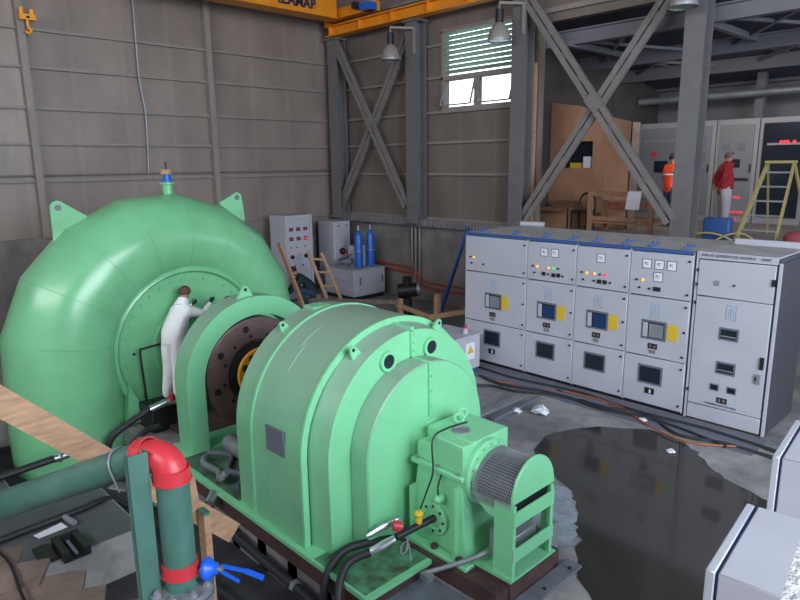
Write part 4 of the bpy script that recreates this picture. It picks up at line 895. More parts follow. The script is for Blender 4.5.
# relay cabinets
cabs = [(-8.35, -7.2, 'relay cabinet left of the orange vest with a small red plate', 0), (-7.2, -6.34, 'relay cabinet partly hidden by the broad right column', 1), (-6.34, -5.36, 'relay cabinet with rows of red lights beside the red sweater', 2), (-5.36, -4.3, 'glass doored relay cabinet behind the yellow ladder', 3), (-4.3, -3.3, 'relay cabinet at the right edge of the picture', 4)]
for (a, b, lab, k_) in cabs:
    root = thing('relay_cabinet', lab, 'cabinet', ((a+b)/2, 17.4, 2.08), group='grey relay cabinets in the annex')
    MB().box(a+.01, b-.01, 17.0, 17.8, 2.08, 4.57).build('body', 'relay', root, bevel=.008)
    dm = 'glass_dark' if k_ == 3 else 'relay_door'
    dr = MB().box(a+.1, b-.1, 16.97, 17.0, 2.25, 4.44).build('door', dm, root)
    MB().box(b-.14, b-.11, 16.94, 16.97, 3.3, 3.5).build('handle', 'black', dr)
    if k_ == 0:
        MB().box(-7.95, -7.82, 16.95, 16.97, 3.72, 3.84).build('red_plate', 'red', dr); MB().box(-7.85, -7.5, 16.95, 16.97, 3.3, 3.6).build('screen', 'glass_dark', dr)
        MB().box(a+.14, b-.14, 16.955, 16.97, 4.1, 4.13).build('trim_line', 'relay', dr)
    if k_ == 1:
        for z in (3.95, 3.55, 3.15): MB().box(-6.78, -6.55, 16.95, 16.97, z, z+.25).build('relay_unit', 'frame_grey', dr)
        MB().box(-6.68, -6.62, 16.94, 16.95, 3.2, 3.24).build('indicator_lamp', 'led_red', dr)
    if k_ == 2:
        relay_led_cab = dr
        for x in (-6.05, -5.72): MB().box(x-.07, x+.07, 16.95, 16.97, 3.85, 4.0).build('meter', 'frame_grey', dr)
        MB().box(-6.0, -5.72, 16.95, 16.97, 3.42, 3.62).build('screen', 'glass_dark', dr); MB().box(-6.0, -5.5, 16.95, 16.97, 3.10, 3.17).build('indicator_strip', 'black', dr)
        MB().box(-5.95, -5.85, 16.94, 16.95, 3.12, 3.15).build('indicator_lamp', 'led_green', dr)
        for z, xs in ((2.70, (-5.87, -5.78, -5.72, -5.67)), (2.34, [-6.02+.065*q for q in range(8)]), (2.42-.45+.05, ())):
            for q, x in enumerate(xs): MB().cyl((x, 16.97, z), (x, 16.95, z), .02, n=10).build('indicator_lamp', 'led_green' if (z > 2.6 and q == 0) else 'led_red', dr)
    if k_ == 3:
        MB().box(-5.15, -4.4, 16.93, 16.97, 3.93, 3.98).build('shelf', 'relay', dr)
        for x in (-4.85, -4.78, -4.72, -4.58): MB().cyl((x, 16.93, 4.0), (x, 16.90, 4.0), .035, n=10).build('indicator_lamp', 'led_red', dr)
for x in (-5.86, -5.79, -5.72): MB().cyl((x, 16.97, 2.16), (x, 16.95, 2.16), .02, n=10).build('indicator_lamp', 'led_red', relay_led_cab)
# yellow step ladder
root = thing('step_ladder', 'yellow step ladder standing in front of the relay cabinets', 'ladder', (-4.1, 13.6, 2.08))
a0, a1 = Vector((-4.33, 13.0, 2.08)), Vector((-4.2, 14.0, 3.55)); b0, b1 = Vector((-3.65, 13.0, 2.08)), Vector((-3.75, 14.0, 3.55))
for p, q in ((a0, a1), (b0, b1)): MB().bar(p, q, .04, .09).build('rail', 'ladder_y', root)
MB().bar((-4.35, 14.9, 2.08), a1, .035, .05).build('rear_rail', 'ladder_y', root); MB().bar((-3.6, 14.9, 2.08), b1, .035, .05).build('rear_rail', 'ladder_y', root)
for t in (.15, .33, .51, .69, .87): MB().bar(a0.lerp(a1, t), b0.lerp(b1, t), .09, .03).build('step', 'steel_dull', root)
MB().box(-4.22, -3.72, 13.85, 14.1, 3.53, 3.58).build('top_cap', 'ladder_y', root)
tag(MB().box(-4.9, -4.42, 12.85, 13.1, 2.08, 2.52).build('blue_crate', 'blue_film', bevel=.02), 'blue crate on the raised floor behind the cabinet tops', 'crate')
for i, (a, b, c) in enumerate((((-5.2, 12.6, 2.1), (-4.75, 12.7, 2.38), (-4.3, 12.75, 2.12)), ((-4.6, 12.7, 2.1), (-4.2, 12.85, 2.42), (-3.9, 12.8, 2.1)))):
    A, B, Cc = Vector(a), Vector(b), Vector(c)
    pts = [A.lerp(B, t).lerp(B.lerp(Cc, t), t) for t in [q/8 for q in range(9)]]
    tag(MB().tube(pts, .018, n=8).build('yellow_cable', 'ladder_y'), ['thick yellow cable arching left of the ladder', 'thick yellow cable arching at the ladder foot'][i], 'cable')
tag(MB().sphere((-3.25, 12.85, 2.22), .24, sc=(1, .7, .6)).build('cloth_heap', 'pink'), 'faded red cloth heap by the ladder at the right edge', 'cloth')

# ================================================================== FOREGROUND PIPEWORK
root = thing('cooling_pipe', 'dark green pipe with a red elbow in the left foreground', 'pipe', (-2.95, 1.19, -.45))
px, py, pz, pr = -3.01, 1.236, 2.165, .084
hA, hB = Vector((-3.20, 1.17, 2.105)), Vector((-4.163, .663, 1.639)); hd_ = (hB-hA).normalized()
MB().cyl((px, py, -.45), (px, py, 2.02), pr, n=36).build('riser', 'green_dark', root)
MB().cyl(hB+hd_*3.6, hA, pr, n=36).build('header_pipe', 'green_dark', root)
el = []
P0, P1, P2 = hA+hd_*.01, Vector((px-.01, py+.005, pz+.015)), Vector((px, py, 2.03))
for q in range(15):
    t = q/14; el.append(P0.lerp(P1, t).lerp(P1.lerp(P2, t), t))
MB().tube(el, pr+.001, n=32).build('red_elbow', 'red', root, angle=60)
def clamp(c, d, ang):
    c = Vector(c); d = Vector(d)
    o = MB().ring(c-d*.036, c+d*.036, pr+.009, pr+.001, n=40).ring(c-d*.036, c-d*.024, pr+.014, pr+.001, n=40).build('pipe_coupling', 'red', root)
    _, _, u, w = MB().frame(c, c+d); p = c+(u*math.cos(ang)+w*math.sin(ang))*(pr+.024); t = (u*-math.sin(ang)+w*math.cos(ang))
    MB().bar(p-t*.03-d*.025, p-t*.03+d*.025, .05, .02, up=(p-c)).bar(p+t*.03-d*.025, p+t*.03+d*.025, .05, .02, up=(p-c)).build('clamp_ear', 'red', o)
    MB().cyl(p-t*.065, p+t*.065, .010, n=8).cyl(p-t*.07, p-t*.045, .017, n=6).cyl(p+t*.045, p+t*.07, .017, n=6).build('clamp_bolt', 'steel', o)
clamp(hA-hd_*.03, -hd_, R(250)); clamp((px, py, 2.055), (0, 0, 1), R(-65)); clamp((px, py, 1.52), (0, 0, 1), R(-65))
MB().ring((px, py, 1.33), (px, py, 1.365), .165, .08).ring((px, py, 1.375), (px, py, 1.41), .165, .08).build('pipe_flange', 'steel_dull', root)
for q in range(8):
    a = 2*math.pi*q/8; x, y = px+.135*math.cos(a), py+.135*math.sin(a)
    MB().cyl((x, y, 1.30), (x, y, 1.44), .012, n=8).cyl((x, y, 1.41), (x, y, 1.43), .022, n=6).build('flange_bolt', 'steel_dull', root)
ub = hA+hd_*.15; us = hd_.cross(Vector((0, 0, 1))).normalized(); uu = us.cross(hd_)
MB().tube([ub-us*.092-uu*.12]+[ub+us*.092*math.cos(R(q))+uu*.092*math.sin(R(q)) for q in range(180, -1, -15)]+[ub+us*.092-uu*.12], .006, n=8).build('u_bolt', 'steel_dull', root)
MB().bar(ub-us*.10-uu*.10, ub+us*.11-uu*.10, .11, .010).build('saddle_plate', 'steel_dull', root)
root = thing('pipe_support', 'dark green steel post supporting the foreground pipe', 'post', (-3.0, 1.09, -.45))
ox, oy = -3.045, 1.085
MB().box(ox-.005, ox+.005, oy-.05, oy+.05, -.45, 2.20).box(ox-.05, ox, oy-.05, oy-.041, -.45, 2.20).box(ox-.05, ox, oy+.041, oy+.05, -.45, 2.20).build('channel_post', 'green_dark', root, origin=None)
root.rotation_euler = (0, 0, 0)
root = thing('butterfly_valve', 'bright blue lever valve beside the pipe flange', 'valve', (-2.92, 1.33, 1.40))
v0 = Vector((-2.94, 1.33, 1.49)); v1 = Vector((-2.88, 1.38, 1.50))
MB().lathe(v0, v1-v0, [(0, .03), (.01, .058), (.03, .062), (.045, .05), (.06, .035), (.078, .03)], n=24).build('gear_disc', 'blue_bright', root); MB().cyl(v1, v1+Vector((.025, .02, 0)), .016, n=8).build('hub_nut', 'steel', root)
MB().cyl((-2.99, 1.27, 1.45), v0, .025).build('stem', 'steel_dull', root)
MB().bar(v1+Vector((.01, .02, .01)), (-2.80, 1.50, 1.465), .02, .012).bar((-2.80, 1.50, 1.465), (-2.735, 1.57, 1.42), .03, .014).build('lever', 'blue_bright', root)
MB().bar(v1+Vector((.01, .01, -.015)), (-2.80, 1.46, 1.42), .018, .010).build('latch_lever', 'blue_bright', root)
# timber stakes by the riser
root = thing('timber_stake', 'sawn timber stake standing right behind the green riser', 'stake', (-4.06, 1.87, -.45))
MB().box(-4.11, -4.01, 1.85, 1.90, -.45, 1.13).build('stake', 'wood', root)
MB().box(-4.11, -4.01, 1.85, 1.90, 1.13, 1.15).build('green_painted_end', 'green_dark', root)
tag(MB().bar((-4.20, 1.84, 1.38), (-4.20, 1.86, 1.16), .07, .08).build('timber_block', 'wood'), 'small splintered wood piece just behind the riser', 'timber')
tag(MB().bar((-3.99, .36, 2.693), (-4.183, 2.157, .795), .045, .155).build('scaffold_plank', 'wood'), 'long pine plank sloping down from the left edge behind the pipe', 'plank')
tag(MB().box(-4.04, -3.94, .36, .46, 0, 2.62).build('timber_post', 'wood'), 'timber post holding the upper end of the long pine plank', 'post')
# black hoses over the slab with steel ends
def hose_end(path, r, lab):
    o = MB().tube(path, r, n=12).build('hose', 'rubber'); tag(o, lab, 'hose')
    return o
root = thing('hose', 'black hose with a steel coupling ending just above the green pipe', 'hose', (-8.3, 1.5, .05))
MB().tube([(-8.2, .4, .06), (-8.25, 1.3, .06), (-8.3, 1.95, .07)], .045).build('tube', 'rubber', root); MB().cyl((-8.3, 1.95, .07), (-8.31, 2.12, .07), .05).cyl((-8.3, 2.0, .07), (-8.31, 2.03, .07), .065, n=6).build('coupling', 'steel', root)
o = hose_end([(-6.72, .0, .05), (-6.78, 1.03, .05), (-6.83, 1.8, .05), (-6.93, 2.12, .0), (-6.95, 2.45, -.3)], .035, 'thin black pipe across the slab above the paper')
MB().cyl((-6.82, 1.62, .05), (-6.6, 1.66, .05), .03).build('branch_fitting', 'steel_dull', o)
root = thing('hose', 'rubber pipe with steel nuts lying along the base plate edge', 'hose', (-5.2, 2.9, -.2))
MB().tube([(-5.85, 2.86, -.12), (-4.95, 2.86, -.17), (-4.25, 2.85, -.18), (-3.5, 2.80, -.2)], .045).build('tube', 'rubber', root)
MB().cyl((-6.02, 2.86, -.11), (-5.80, 2.86, -.12), .05).cyl((-5.95, 2.86, -.11), (-5.92, 2.86, -.11), .07, n=6).build('coupling', 'steel_dull', root); MB().cyl((-4.45, 2.86, -.175), (-4.40, 2.86, -.175), .06, n=6).build('coupling', 'steel_dull', root)
root = thing('hose', 'rubber pipe deeper in the pit left of the base plate', 'hose', (-5.2, 2.6, -.4))
MB().tube([(-5.9, 2.35, -.38), (-5.2, 2.45, -.38), (-4.6, 2.5, -.36)], .045).build('tube', 'rubber', root); MB().cyl((-4.6, 2.5, -.36), (-4.42, 2.52, -.355), .055).build('coupling', 'steel', root)
tag(MB().cyl((-6.9, 2.6, -.2), (-6.25, 2.85, -.2), .06).build('pipe_stub', 'steel_dull'), 'grey pipe stub lying beside the open pipe end', 'pipe')
# hose to the white suited person
root = thing('hose', 'black hose with steel and yellow valve at the feet of the white coverall', 'hose', (-8.5, 3.3, .35))
MB().tube([(-8.5, 2.6, -.3), (-8.45, 2.7, .05), (-8.4, 2.95, .22), (-8.32, 3.2, .36)], .045).build('tube', 'rubber', root)
MB().cyl((-8.32, 3.2, .36), (-8.28, 3.42, .42), .05).build('coupling', 'steel', root)
MB().cyl((-8.28, 3.42, .42), (-8.2, 3.6, .42), .05).build('valve_body', 'steel_dull', root); MB().cyl((-8.22, 3.48, .44), (-8.22, 3.48, .54), .035).build('red_handle', 'red', root)
MB().box(-8.26, -8.2, 3.62, 3.68, .42, .54).build('yellow_tag', 'yellow', root)
tag(MB().tube([(-8.5, 2.75, -.45), (-8.4, 2.9, -.15), (-8.35, 3.1, .05), (-8.1, 3.25, .18)], .04).build('hose', 'rubber'), 'second black hose curving beneath the valve hose at the casing foot', 'hose')
tag(MB().box(-8.78, -8.31, 3.22, 3.95, -.1, .34).build('work_step', 'black', bevel=.01), 'dark step the white coverall stands on', 'step')
# slab clutter
tag(MB().add([(-6.70, 1.30, .018), (-6.60, 1.33, .018), (-6.62, 1.60, .018), (-6.76, 1.58, .018)], [(0, 1, 2, 3)]).build('paper_sheet', 'paper'), 'white paper sheet lying on the slab below the pipe', 'paper')
root = thing('tool_tray', 'dark open toolbox lying at the slab edge', 'toolbox', (-6.15, 1.35, .012))
MB().box(-6.35, -5.98, 1.38, 1.44, .012, .10).box(-6.35, -5.98, 1.56, 1.62, .012, .10).box(-6.38, -6.34, 1.38, 1.62, .012, .1).box(-6.35, -5.98, 1.40, 1.6, .012, .03).build('tray', 'black', root)
MB().bar((-6.3, 1.5, .05), (-6.02, 1.5, .05), .03, .02).build('tool', 'frame_grey', root); MB().box(-6.4, -6.1, 1.22, 1.36, .012, .05).build('lid', 'black', root)
# boards in the lower left corner
bd = [((-4.95, .10), (-4.62, .80)), ((-4.70, .10), (-4.30, .92)), ((-4.42, .10), (-4.02, 1.02)), ((-4.15, .10), (-3.74, 1.10)), ((-3.9, .1), (-3.45, 1.2))]
labs = ['leftmost weathered board of the lower left walkway', 'second weathered board of the lower left walkway', 'middle weathered board of the lower left walkway', 'fourth weathered board of the lower left walkway', 'last weathered board of the lower left walkway']
for i, ((xa, ya), (xb, yb)) in enumerate(bd):
    z = 1.0+.012*(i % 2)
    tag(MB().bar((xa, ya, z), (xb, yb-.05*(i % 2), z), .30, .035).build('walkway_board', 'wood_dark'), labs[i], 'board', 'weathered walkway boards')
root = thing('walkway_trestle', 'timber trestle carrying the lower left walkway boards', 'trestle', (-4.2, .45, 0))
MB().bar((-5.0, .45, .94), (-3.4, .45, .94), .08, .08).build('bearer', 'wood_dark', root)
for x in (-4.9, -3.5): MB().box(x-.04, x+.04, .41, .49, -.45, .9).build('leg', 'wood_dark', root)
tag(MB().tube([(-5.1, .62, 1.045), (-4.6, .72, 1.05), (-4.2, .70, 1.05), (-3.85, .66, 1.05), (-3.6, .5, 1.05)], .010, n=6).build('thin_cable', 'black'), 'thin black cable lying over the lower left boards', 'cable')

# ================================================================== RIGHT FOREGROUND
for i, (x, y, lab) in enumerate(((-.785, 2.60, 'nearer white cabinet top at the lower right corner'), (-.915, 3.81, 'farther white cabinet top at the right edge'))):
    root = thing('white_cabinet', lab, 'cabinet', (x, y, 0), group='white cabinets at the lower right')
    W_ = .31; 
    def L(x0, x1, y0, y1, z0, z1): return MB().box(x+x0, x+x1, y+y0, y+y1, z0, z1)
    L(0.045, .62, -W_, W_, .05, 2.1).build('body', 'white_metal', root, bevel=.006)
    L(0.032, .045, -W_+.008, W_-.008, .06, 2.095).build('door_seal', 'navy_letters', root)
    L(0.0, .034, -W_, W_, .06, 2.1).build('door', 'white_metal', root, bevel=.005)
    L(-.015, 0, W_-.12, W_-.08, 1.0, 1.2).build('door_handle', 'black', root)
    L(0.05, .6, -W_+.01, W_-.01, 0, .05).build('plinth', 'black', root)
    at(root, R(5.5))
tag(MB().add([(-.33, 1.70, 1.5), (.6, 1.9, 1.5), (.75, .75, 1.5), (-.20, .70, 1.5), (-.345, 1.70, 2.7), (.6, 1.9, 2.7), (.75, .75, 2.7), (-.215, .70, 2.7)],
    [(3, 2, 1, 0), (4, 5, 6, 7), (0, 1, 5, 4), (1, 2, 6, 5), (2, 3, 7, 6), (3, 0, 4, 7)]).build('parapet_block', 'concrete_light'), 'rough pale concrete parapet at the very bottom right', 'parapet')
struct(MB().box(-.2, 3, -2, 1.9, 1.3, 1.5).build('camera_landing', 'conc_wall')) 
for x, y in ((.0, .8), (2.8, .8)): struct(MB().box(x-.1, x+.1, y-.1, y+.1, 0, 1.3).build('landing_pier', 'conc_wall'))

# ================================================================== FLOOR CLUTTER
def blob(pts, z, name, m, jitter=.05, sub=5):
    P_ = [Vector((x, y, z)) for x, y in pts]; out_ = []; n_ = len(P_)
    for i in range(n_):
        p0, p1, p2, p3 = P_[i-1], P_[i], P_[(i+1) % n_], P_[(i+2) % n_]
        for q in range(sub):
            t = q/sub
            v = .5*((2*p1)+(p2-p0)*t+(2*p0-5*p1+4*p2-p3)*t*t+(3*p1-p0-3*p2+p3)*t**3)
            out_.append(v+Vector((random.uniform(-jitter, jitter), random.uniform(-jitter, jitter), 0)))
    return MB().add(out_, [tuple(range(len(out_)))]).build(name, m)
o = blob([(-4.3, 6.5), (-4.35, 7.2), (-3.9, 7.9), (-3.3, 8.1), (-2.9, 7.9), (-2.5, 7.5), (-1.9, 7.2), (-1.2, 7.0), (.2, 6.5), (.6, 5), (-.2, 3.9), (-1.3, 3.7), (-2.05, 4.3), (-2.5, 4.6), (-2.8, 5.0), (-3.1, 5.4), (-3.5, 5.9)], .006, 'water_puddle', 'water')
tag(o, 'dark shallow puddle mirroring the cabinets on the floor', 'puddle')
o = blob([(-3.5, 5.2), (-3.72, 5.65), (-3.5, 5.9), (-3.3, 5.72), (-3.12, 5.5), (-2.95, 5.2), (-2.85, 4.95), (-3.05, 4.85), (-3.3, 4.95)], .009, 'dried_crust', 'damp', .025); tag(o, 'pale dried crust at the near left edge of the puddle', 'stain')
def scrap(x, y, r_, lab, m='paper', name='crumpled_paper'):
    rnd = random.Random(int(x*100)); vs_ = []; mb_ = MB().sphere((x, y, .04), r_, 10, 6, (1, .8, .35))
    mb_.v = [v+Vector((rnd.uniform(-.3, .3), rnd.uniform(-.3, .3), rnd.uniform(-.1, .25)))*r_ for v in mb_.v]
    z0 = min(v.z for v in mb_.v); mb_.v = [v-Vector((0, 0, z0-.002)) for v in mb_.v]
    tag(mb_.build(name, m, angle=20), lab, 'paper')
scrap(-4.92, 7.5, .14, 'crumpled white sheet on the floor near the puddle corner'); scrap(-5.2, 7.32, .08, 'small torn scrap left of the crumpled white sheet')
scrap(-3.75, 8.3, .06, 'tiny white scrap at the puddle far edge'); scrap(-3.05, 7.6, .05, 'tiny white scrap lying in the puddle')
# steel channels and cables on the floor in front of the cabinets
for i, (a, b, w_, lab) in enumerate((((-5.52, 6.5, .04), (-5.50, 7.85, .04), .14, 'blue grey steel channel lying behind the bearing'), ((-5.24, 6.8, .04), (-5.28, 8.0, .04), .06, 'narrow dark steel angle next to the channel'), ((-7.0, 8.2, .03), (-4.4, 8.45, .03), .08, 'long flat bar lying in front of the cabinets'))):
    tag(MB().bar(a, b, w_, .05).build('steel_channel' if i < 2 else 'flat_bar', 'steel_dull' if i == 0 else 'frame_grey'), lab, 'steel bar')
labs = ['black cable snaking closest along the cabinet feet', 'black cable looping in front of the cabinets', 'black cable bundle curving under the end cabinet', 'dark cable running past the steel channel']
cp = [[(-7.2, 8.6), (-6.2, 8.5), (-5, 8.65), (-4, 8.55), (-3, 8.6), (-2.1, 8.5)], [(-6.9, 8.3), (-6.1, 8.1), (-5.2, 8.35), (-4.4, 8.25), (-3.5, 8.4), (-2.6, 8.2)], [(-5.3, 8.5), (-4.5, 8.35), (-3.8, 8.5), (-3.2, 8.15), (-2.6, 8.3), (-1.6, 8.25)], [(-6.6, 7.4), (-6.2, 7.9), (-5.7, 8.0), (-5.1, 8.3), (-4.2, 8.3), (-3.4, 8.55)]]
for pth, lab in zip(cp, labs): tag(MB().tube([(x, y, .03) for x, y in pth], .022, n=8).build('floor_cable', 'rubber'), lab, 'cable')
tag(MB().tube([(x, y, .035) for x, y in [(-6.2, 8.15), (-5.2, 8.5), (-4.3, 8.55), (-3.6, 8.15), (-3.0, 8.0), (-2.5, 8.3)]], .012, n=8).build('floor_cable', 'orange_cable'), 'thin orange cable curving over the floor to the end cabinet', 'cable')
tag(MB().box(-7.4, -2.3, 8.2, 8.80, .0, .02).build('trench_cover', 'frame_grey'), 'dark trench covers in front of the cabinet feet', 'cover')

# ================================================================== PEOPLE
def person(label, loc, rz, J, cloth, hair, scale=1.0, bulk=1.0, glove=None):
    """one continuous skinned body; J overrides joints (x forward, y left, z up)"""
    base = dict(pelvis=(0, 0, .95), belly=(0, 0, 1.10), chest=(0, 0, 1.32), neck=(0, 0, 1.46), skull0=(.015, 0, 1.54), skull1=(.02, 0, 1.62), skull2=(.0, 0, 1.675),
        hipL=(0, .09, .90), kneeL=(.02, .10, .50), ankleL=(-.02, .10, .09), toeL=(.14, .12, .035),
        hipR=(0, -.09, .90), kneeR=(.02, -.10, .50), ankleR=(-.02, -.10, .09), toeR=(.14, -.12, .035),
        shoulderL=(0, .17, 1.39), elbowL=(-.03, .24, 1.12), wristL=(.05, .24, .87), palmL=(.07, .23, .80),
        shoulderR=(0, -.17, 1.39), elbowR=(-.03, -.24, 1.12), wristR=(.05, -.24, .87), palmR=(.07, -.23, .80))
    base.update({k: v for k, v in J.items() if k != 'face'})
    rad = dict(pelvis=(.15, .11), belly=(.145, .11), chest=(.165, .12), neck=(.058, .058), skull0=(.062, .07), skull1=(.078, .092), skull2=(.062, .075),
        hip=(.095, .095), knee=(.062, .062), ankle=(.042, .042), toe=(.04, .028), shoulder=(.068, .068), elbow=(.045, .045), wrist=(.029, .024), palm=(.037, .017))
    for k in ('pelvis', 'belly', 'chest', 'hip', 'knee', 'ankle', 'shoulder', 'elbow'): rad[k] = tuple(c*bulk*(1.12 if k in ('knee', 'ankle', 'elbow') and bulk > 1 else 1) for c in rad[k])
    names = list(base); idx = {k: i for i, k in enumerate(names)}
    E_ = [('pelvis', 'belly', 'top'), ('belly', 'chest', 'top'), ('chest', 'neck', 'top'), ('neck', 'skull0', 'skin'), ('skull0', 'skull1', 'skin'), ('skull1', 'skull2', 'skin')]
    for s in 'LR':
        E_ += [('pelvis', 'hip'+s, 'legs'), ('hip'+s, 'knee'+s, 'legs'), ('knee'+s, 'ankle'+s, 'legs'), ('ankle'+s, 'toe'+s, 'shoes'),
               ('chest', 'shoulder'+s, 'top'), ('shoulder'+s, 'elbow'+s, 'sleeve'), ('elbow'+s, 'wrist'+s, 'sleeve'), ('wrist'+s, 'palm'+s, 'hand')]
    V = [Vector(base[k]) for k in names]
    me = bpy.data.meshes.new('body'); 
    ed = [(idx[a], idx[b]) for a, b, _ in E_]
    # fingers: separate short chains rooted in the palm, four fingers and a thumb, all curled a little
    roots = [idx['pelvis']]; rads = []
    for k in names:
        kk = k[:-1] if k[-1] in 'LR' and k[:-1] in rad else k
        rads.append(rad[kk])
    segs = [(V[idx[a]], V[idx[b]], m) for a, b, m in E_]
    for s in 'LR':
        pw, pp = V[idx['wrist'+s]], V[idx['palm'+s]]
        d = (pp-pw).normalized(); side = Vector((1, 0, 0)) if abs(d.x) < .7 else Vector((0, 0, 1))
        side = (side-d*side.dot(d)).normalized(); nrm = d.cross(side)
        if s == 'R': nrm = -nrm
        for q, (off, ln) in enumerate(((-.028, .060), (-.010, .074), (.010, .078), (.028, .070), (.034, .05))):
            a = pp + side*off*.8 - d*(.01 if q < 4 else .045)
            if q < 4: b = a + d*(ln*.6) - nrm*.006; c = b + d*(ln*.35) - nrm*.03
            else: b = a + (d*.5+side*.9).normalized()*.035; c = b + d*.03 - nrm*.01
            i0 = len(V); V += [a, b, c]; rads += [(.0095, .0095), (.0088, .0088), (.0072, .0072)]
            ed += [(i0, i0+1), (i0+1, i0+2)]; roots.append(i0)
            segs.append((a, c, 'hand'))
    me.from_pydata(V, ed, []); tmp = bpy.data.objects.new('body', me); COL.objects.link(tmp)
    sk = tmp.modifiers.new('skin', 'SKIN'); sk.use_smooth_shade = True
    for i, r in enumerate(rads): me.skin_vertices[0].data[i].radius = r
    for i in roots: me.skin_vertices[0].data[i].use_root = True
    sb = tmp.modifiers.new('sub', 'SUBSURF'); sb.levels = 2; sb.render_levels = 2
    dg = bpy.context.evaluated_depsgraph_get(); dg.update()
    bme = bpy.data.meshes.new_from_object(tmp.evaluated_get(dg)); bpy.data.objects.remove(tmp)
    # facial relief: nose, brow, chin, ears
    sk0, sk1, sk2 = (Vector(base[k]) for k in ('skull0', 'skull1', 'skull2'))
    up = (sk2-sk0).normalized(); fw = Vector(J.get('face', (1, 0, 0))); fw = (fw-up*fw.dot(up)).normalized(); lf = up.cross(fw)
    hc = (sk0+sk1)/2
    for v in bme.vertices:
        p = v.co-hc
        if p.length < .16:
            a, b, c = p.dot(fw), p.dot(lf), p.dot(up)
            if a > .03:
                v.co += fw*(.024*math.exp(-(b/.014)**2-((c+.004)/.022)**2) + .010*math.exp(-(b/.03)**2-((c+.062)/.016)**2) + .006*math.exp(-(b/.045)**2-((c-.03)/.012)**2))
            v.co += lf*(1 if b > 0 else -1)*(.016*math.exp(-((a+.005)/.016)**2-((c+.0)/.026)**2)) if abs(b) > .045 else Vector((0, 0, 0))
    mats_ = ['top', 'skin', 'legs', 'shoes', 'sleeve', 'hand']
    mm = dict(cloth); mm.setdefault('skin', 'skin'); mm.setdefault('hand', glove or 'skin'); mm.setdefault('sleeve', mm['top'])
    bme.materials.clear()
    for k in mats_: bme.materials.append(M[mm[k]])
    for p in bme.polygons:
        c = p.center; best = 9; bi = 0
        for (a, b, m) in segs:
            ab = b-a; t = max(0, min(1, (c-a).dot(ab)/max(ab.length_squared, 1e-9))); dd = (c-(a+ab*t)).length
            if m == 'top': dd -= (.03 if b == V[idx['neck']] else .07)
            if m == 'top' and (c-sk0).dot(up) > -.03: dd += .2
            if dd < best: best = dd; bi = mats_.index(m)
        p.material_index = bi; p.use_smooth = True
    root = thing('person', label, 'person', loc, rz=rz); root.scale = (scale,)*3
    bo = bpy.data.objects.new('body', bme); COL.objects.link(bo); bo.parent = root
    def loc_build(mb, name, m, par=bo):
        s = Vector(root.location); mb.v = [v+s for v in mb.v]; return mb.build(name, m, par)
    # hair cap wrapping crown, sides and back of the head
    cap = MB(); nn, mmr = 28, 12; vs_ = []; fs_ = []
    hc2 = sk1 + up*.0
    for j in range(mmr+1):
        th = R(2)+R(108)*j/mmr
        for i in range(nn):
            ph = 2*math.pi*i/nn; front = math.cos(ph)
            t2 = th*(1.0-.42*max(0, front)**1.3 + .06*max(0, -front))
            r_ = .092 + .003*math.sin(7*ph+3*j)
            vs_.append(hc2 + up*(math.cos(t2)*r_*1.02+.0) + fw*(math.sin(t2)*front*r_*1.08-.004) + lf*(math.sin(t2)*math.sin(ph)*r_*.90))
    for j in range(mmr):
        for i in range(nn): fs_.append((j*nn+i, j*nn+(i+1) % nn, (j+1)*nn+(i+1) % nn, (j+1)*nn+i))
    fs_.append(tuple(range(nn)))
    cap.add(vs_, fs_); ho = loc_build(cap, 'hair', hair)
    for s in (-1, 1):
        e = hc + fw*.083 + lf*s*.030 + up*.018
        loc_build(MB().sphere(e, .011, 10, 8), 'eye', 'paper'); loc_build(MB().sphere(e+fw*.008, .0055, 8, 6), 'iris', 'black')
    m_ = hc + fw*.093 - up*.038
    loc_build(MB().bar(m_-lf*.02, m_+lf*.02, .006, .006), 'mouth', 'red_cable')
    return root
# 1: white coverall, seen from behind, reaching to the cover
rt = person('person in a white hooded coverall working at the casing cover', (-8.46, 3.60, .34), R(116),
    dict(pelvis=(.10, 0, .93), belly=(.16, 0, 1.08), chest=(.30, 0, 1.28), neck=(.385, 0, 1.41), skull0=(.42, 0, 1.48), skull1=(.45, 0, 1.56), skull2=(.44, 0, 1.62),
         hipL=(.09, .085, .89), hipR=(.09, -.085, .89), kneeL=(.05, .075, .49), kneeR=(.08, -.07, .49), ankleL=(-.06, .08, .09), ankleR=(.0, -.07, .09), toeL=(.10, .10, .035), toeR=(.16, -.09, .035),
         shoulderL=(.32, .14, 1.30), shoulderR=(.32, -.15, 1.31), elbowL=(.50, .20, 1.16), elbowR=(.53, -.24, 1.22), wristL=(.72, .12, 1.30), wristR=(.76, -.20, 1.34), palmL=(.79, .10, 1.33), palmR=(.83, -.18, 1.37)),
    dict(top='suit', legs='suit', shoes='suit', sleeve='suit'), 'hair_brown', .96, bulk=1.3, glove='black')
hood = MB().tube([(.36-.02, 0, 1.36), (.385, 0, 1.43), (.405, 0, 1.475)], [.12, .088, .074], n=20); s_ = Vector(rt.location); hood.v = [v+s_ for v in hood.v]; hood.build('hood', 'suit', rt.children[0])
# 2: dark haired person behind the flywheel guard
person('dark haired person mostly hidden behind the flywheel guard', (-7.82, 4.22, .14), R(150),
    dict(elbowL=(.15, .26, 1.15), wristL=(.35, .18, 1.22), palmL=(.42, .16, 1.24), elbowR=(.15, -.26, 1.15), wristR=(.35, -.18, 1.22), palmR=(.42, -.16, 1.24)),
    dict(top='shirt_green', legs='jeans', shoes='boot'), 'hair', 1.0)
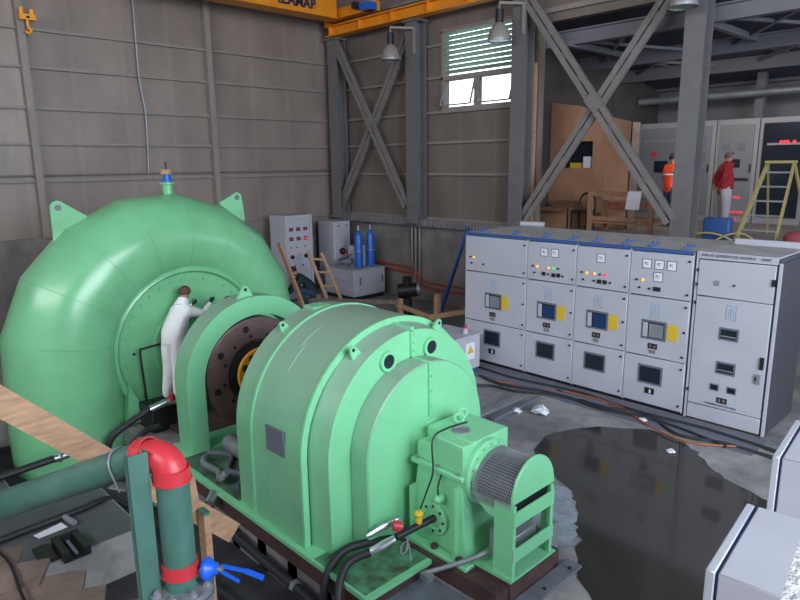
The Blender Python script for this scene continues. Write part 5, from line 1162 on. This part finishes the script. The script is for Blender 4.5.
# 3: crouching man in dark green
person('person crouching in dark green clothes behind the leaning plank', (-13.15, 9.42, 0), R(-118),
    dict(pelvis=(-.10, 0, .42), belly=(.0, 0, .56), chest=(.18, 0, .74), neck=(.31, 0, .85), skull0=(.36, 0, .90), skull1=(.42, 0, .96), skull2=(.42, 0, 1.02), face=(.8, 0, -.5),
         hipL=(-.08, .10, .38), hipR=(-.08, -.10, .38), kneeL=(.30, .17, .50), kneeR=(.30, -.17, .50), ankleL=(.08, .14, .09), ankleR=(.08, -.14, .09), toeL=(.24, .17, .035), toeR=(.24, -.17, .035),
         shoulderL=(.22, .18, .78), shoulderR=(.22, -.18, .78), elbowL=(.40, .24, .58), elbowR=(.40, -.24, .58), wristL=(.56, .14, .42), wristR=(.56, -.14, .42), palmL=(.60, .11, .37), palmR=(.60, -.11, .37)),
    dict(top='shirt_green', legs='jeans', shoes='boot'), 'hair', 1.05, bulk=1.2)
# 4: orange vest, half hidden by the column
rt = person('person in an orange hi-vis vest half hidden by the right column', (-6.52, 15.0, 2.08), R(62),
    dict(elbowL=(-.02, .27, 1.13), wristL=(.16, .20, 1.0), palmL=(.22, .17, 1.0)),
    dict(top='hivis', sleeve='shirt_grey', legs='jeans', shoes='boot'), 'hair', .99, bulk=1.25)
s_ = Vector(rt.location); vb = MB().ring((0, 0, 1.21), (0, 0, 1.24), .205, .192, n=30); vb.v = [Vector((v.x*.86, v.y*1.08, v.z))+s_ for v in vb.v]; vb.build('reflective_band', 'paper', rt.children[0])
# 5: red sweater
person('grey haired person in a dark red sweater and pale trousers', (-5.07, 14.3, 2.08), R(38),
    dict(chest=(-.01, 0, 1.32), skull0=(.03, 0, 1.535), skull1=(.04, 0, 1.61), skull2=(.02, 0, 1.665), elbowL=(-.12, .25, 1.14), wristL=(-.18, .08, .99), palmL=(-.19, .02, .95), elbowR=(-.12, -.26, 1.14), wristR=(-.19, -.10, .98), palmR=(-.21, -.03, .93)),
    dict(top='sweater', legs='trouser_light', shoes='boot'), 'hair_grey', 1.0, bulk=1.35)
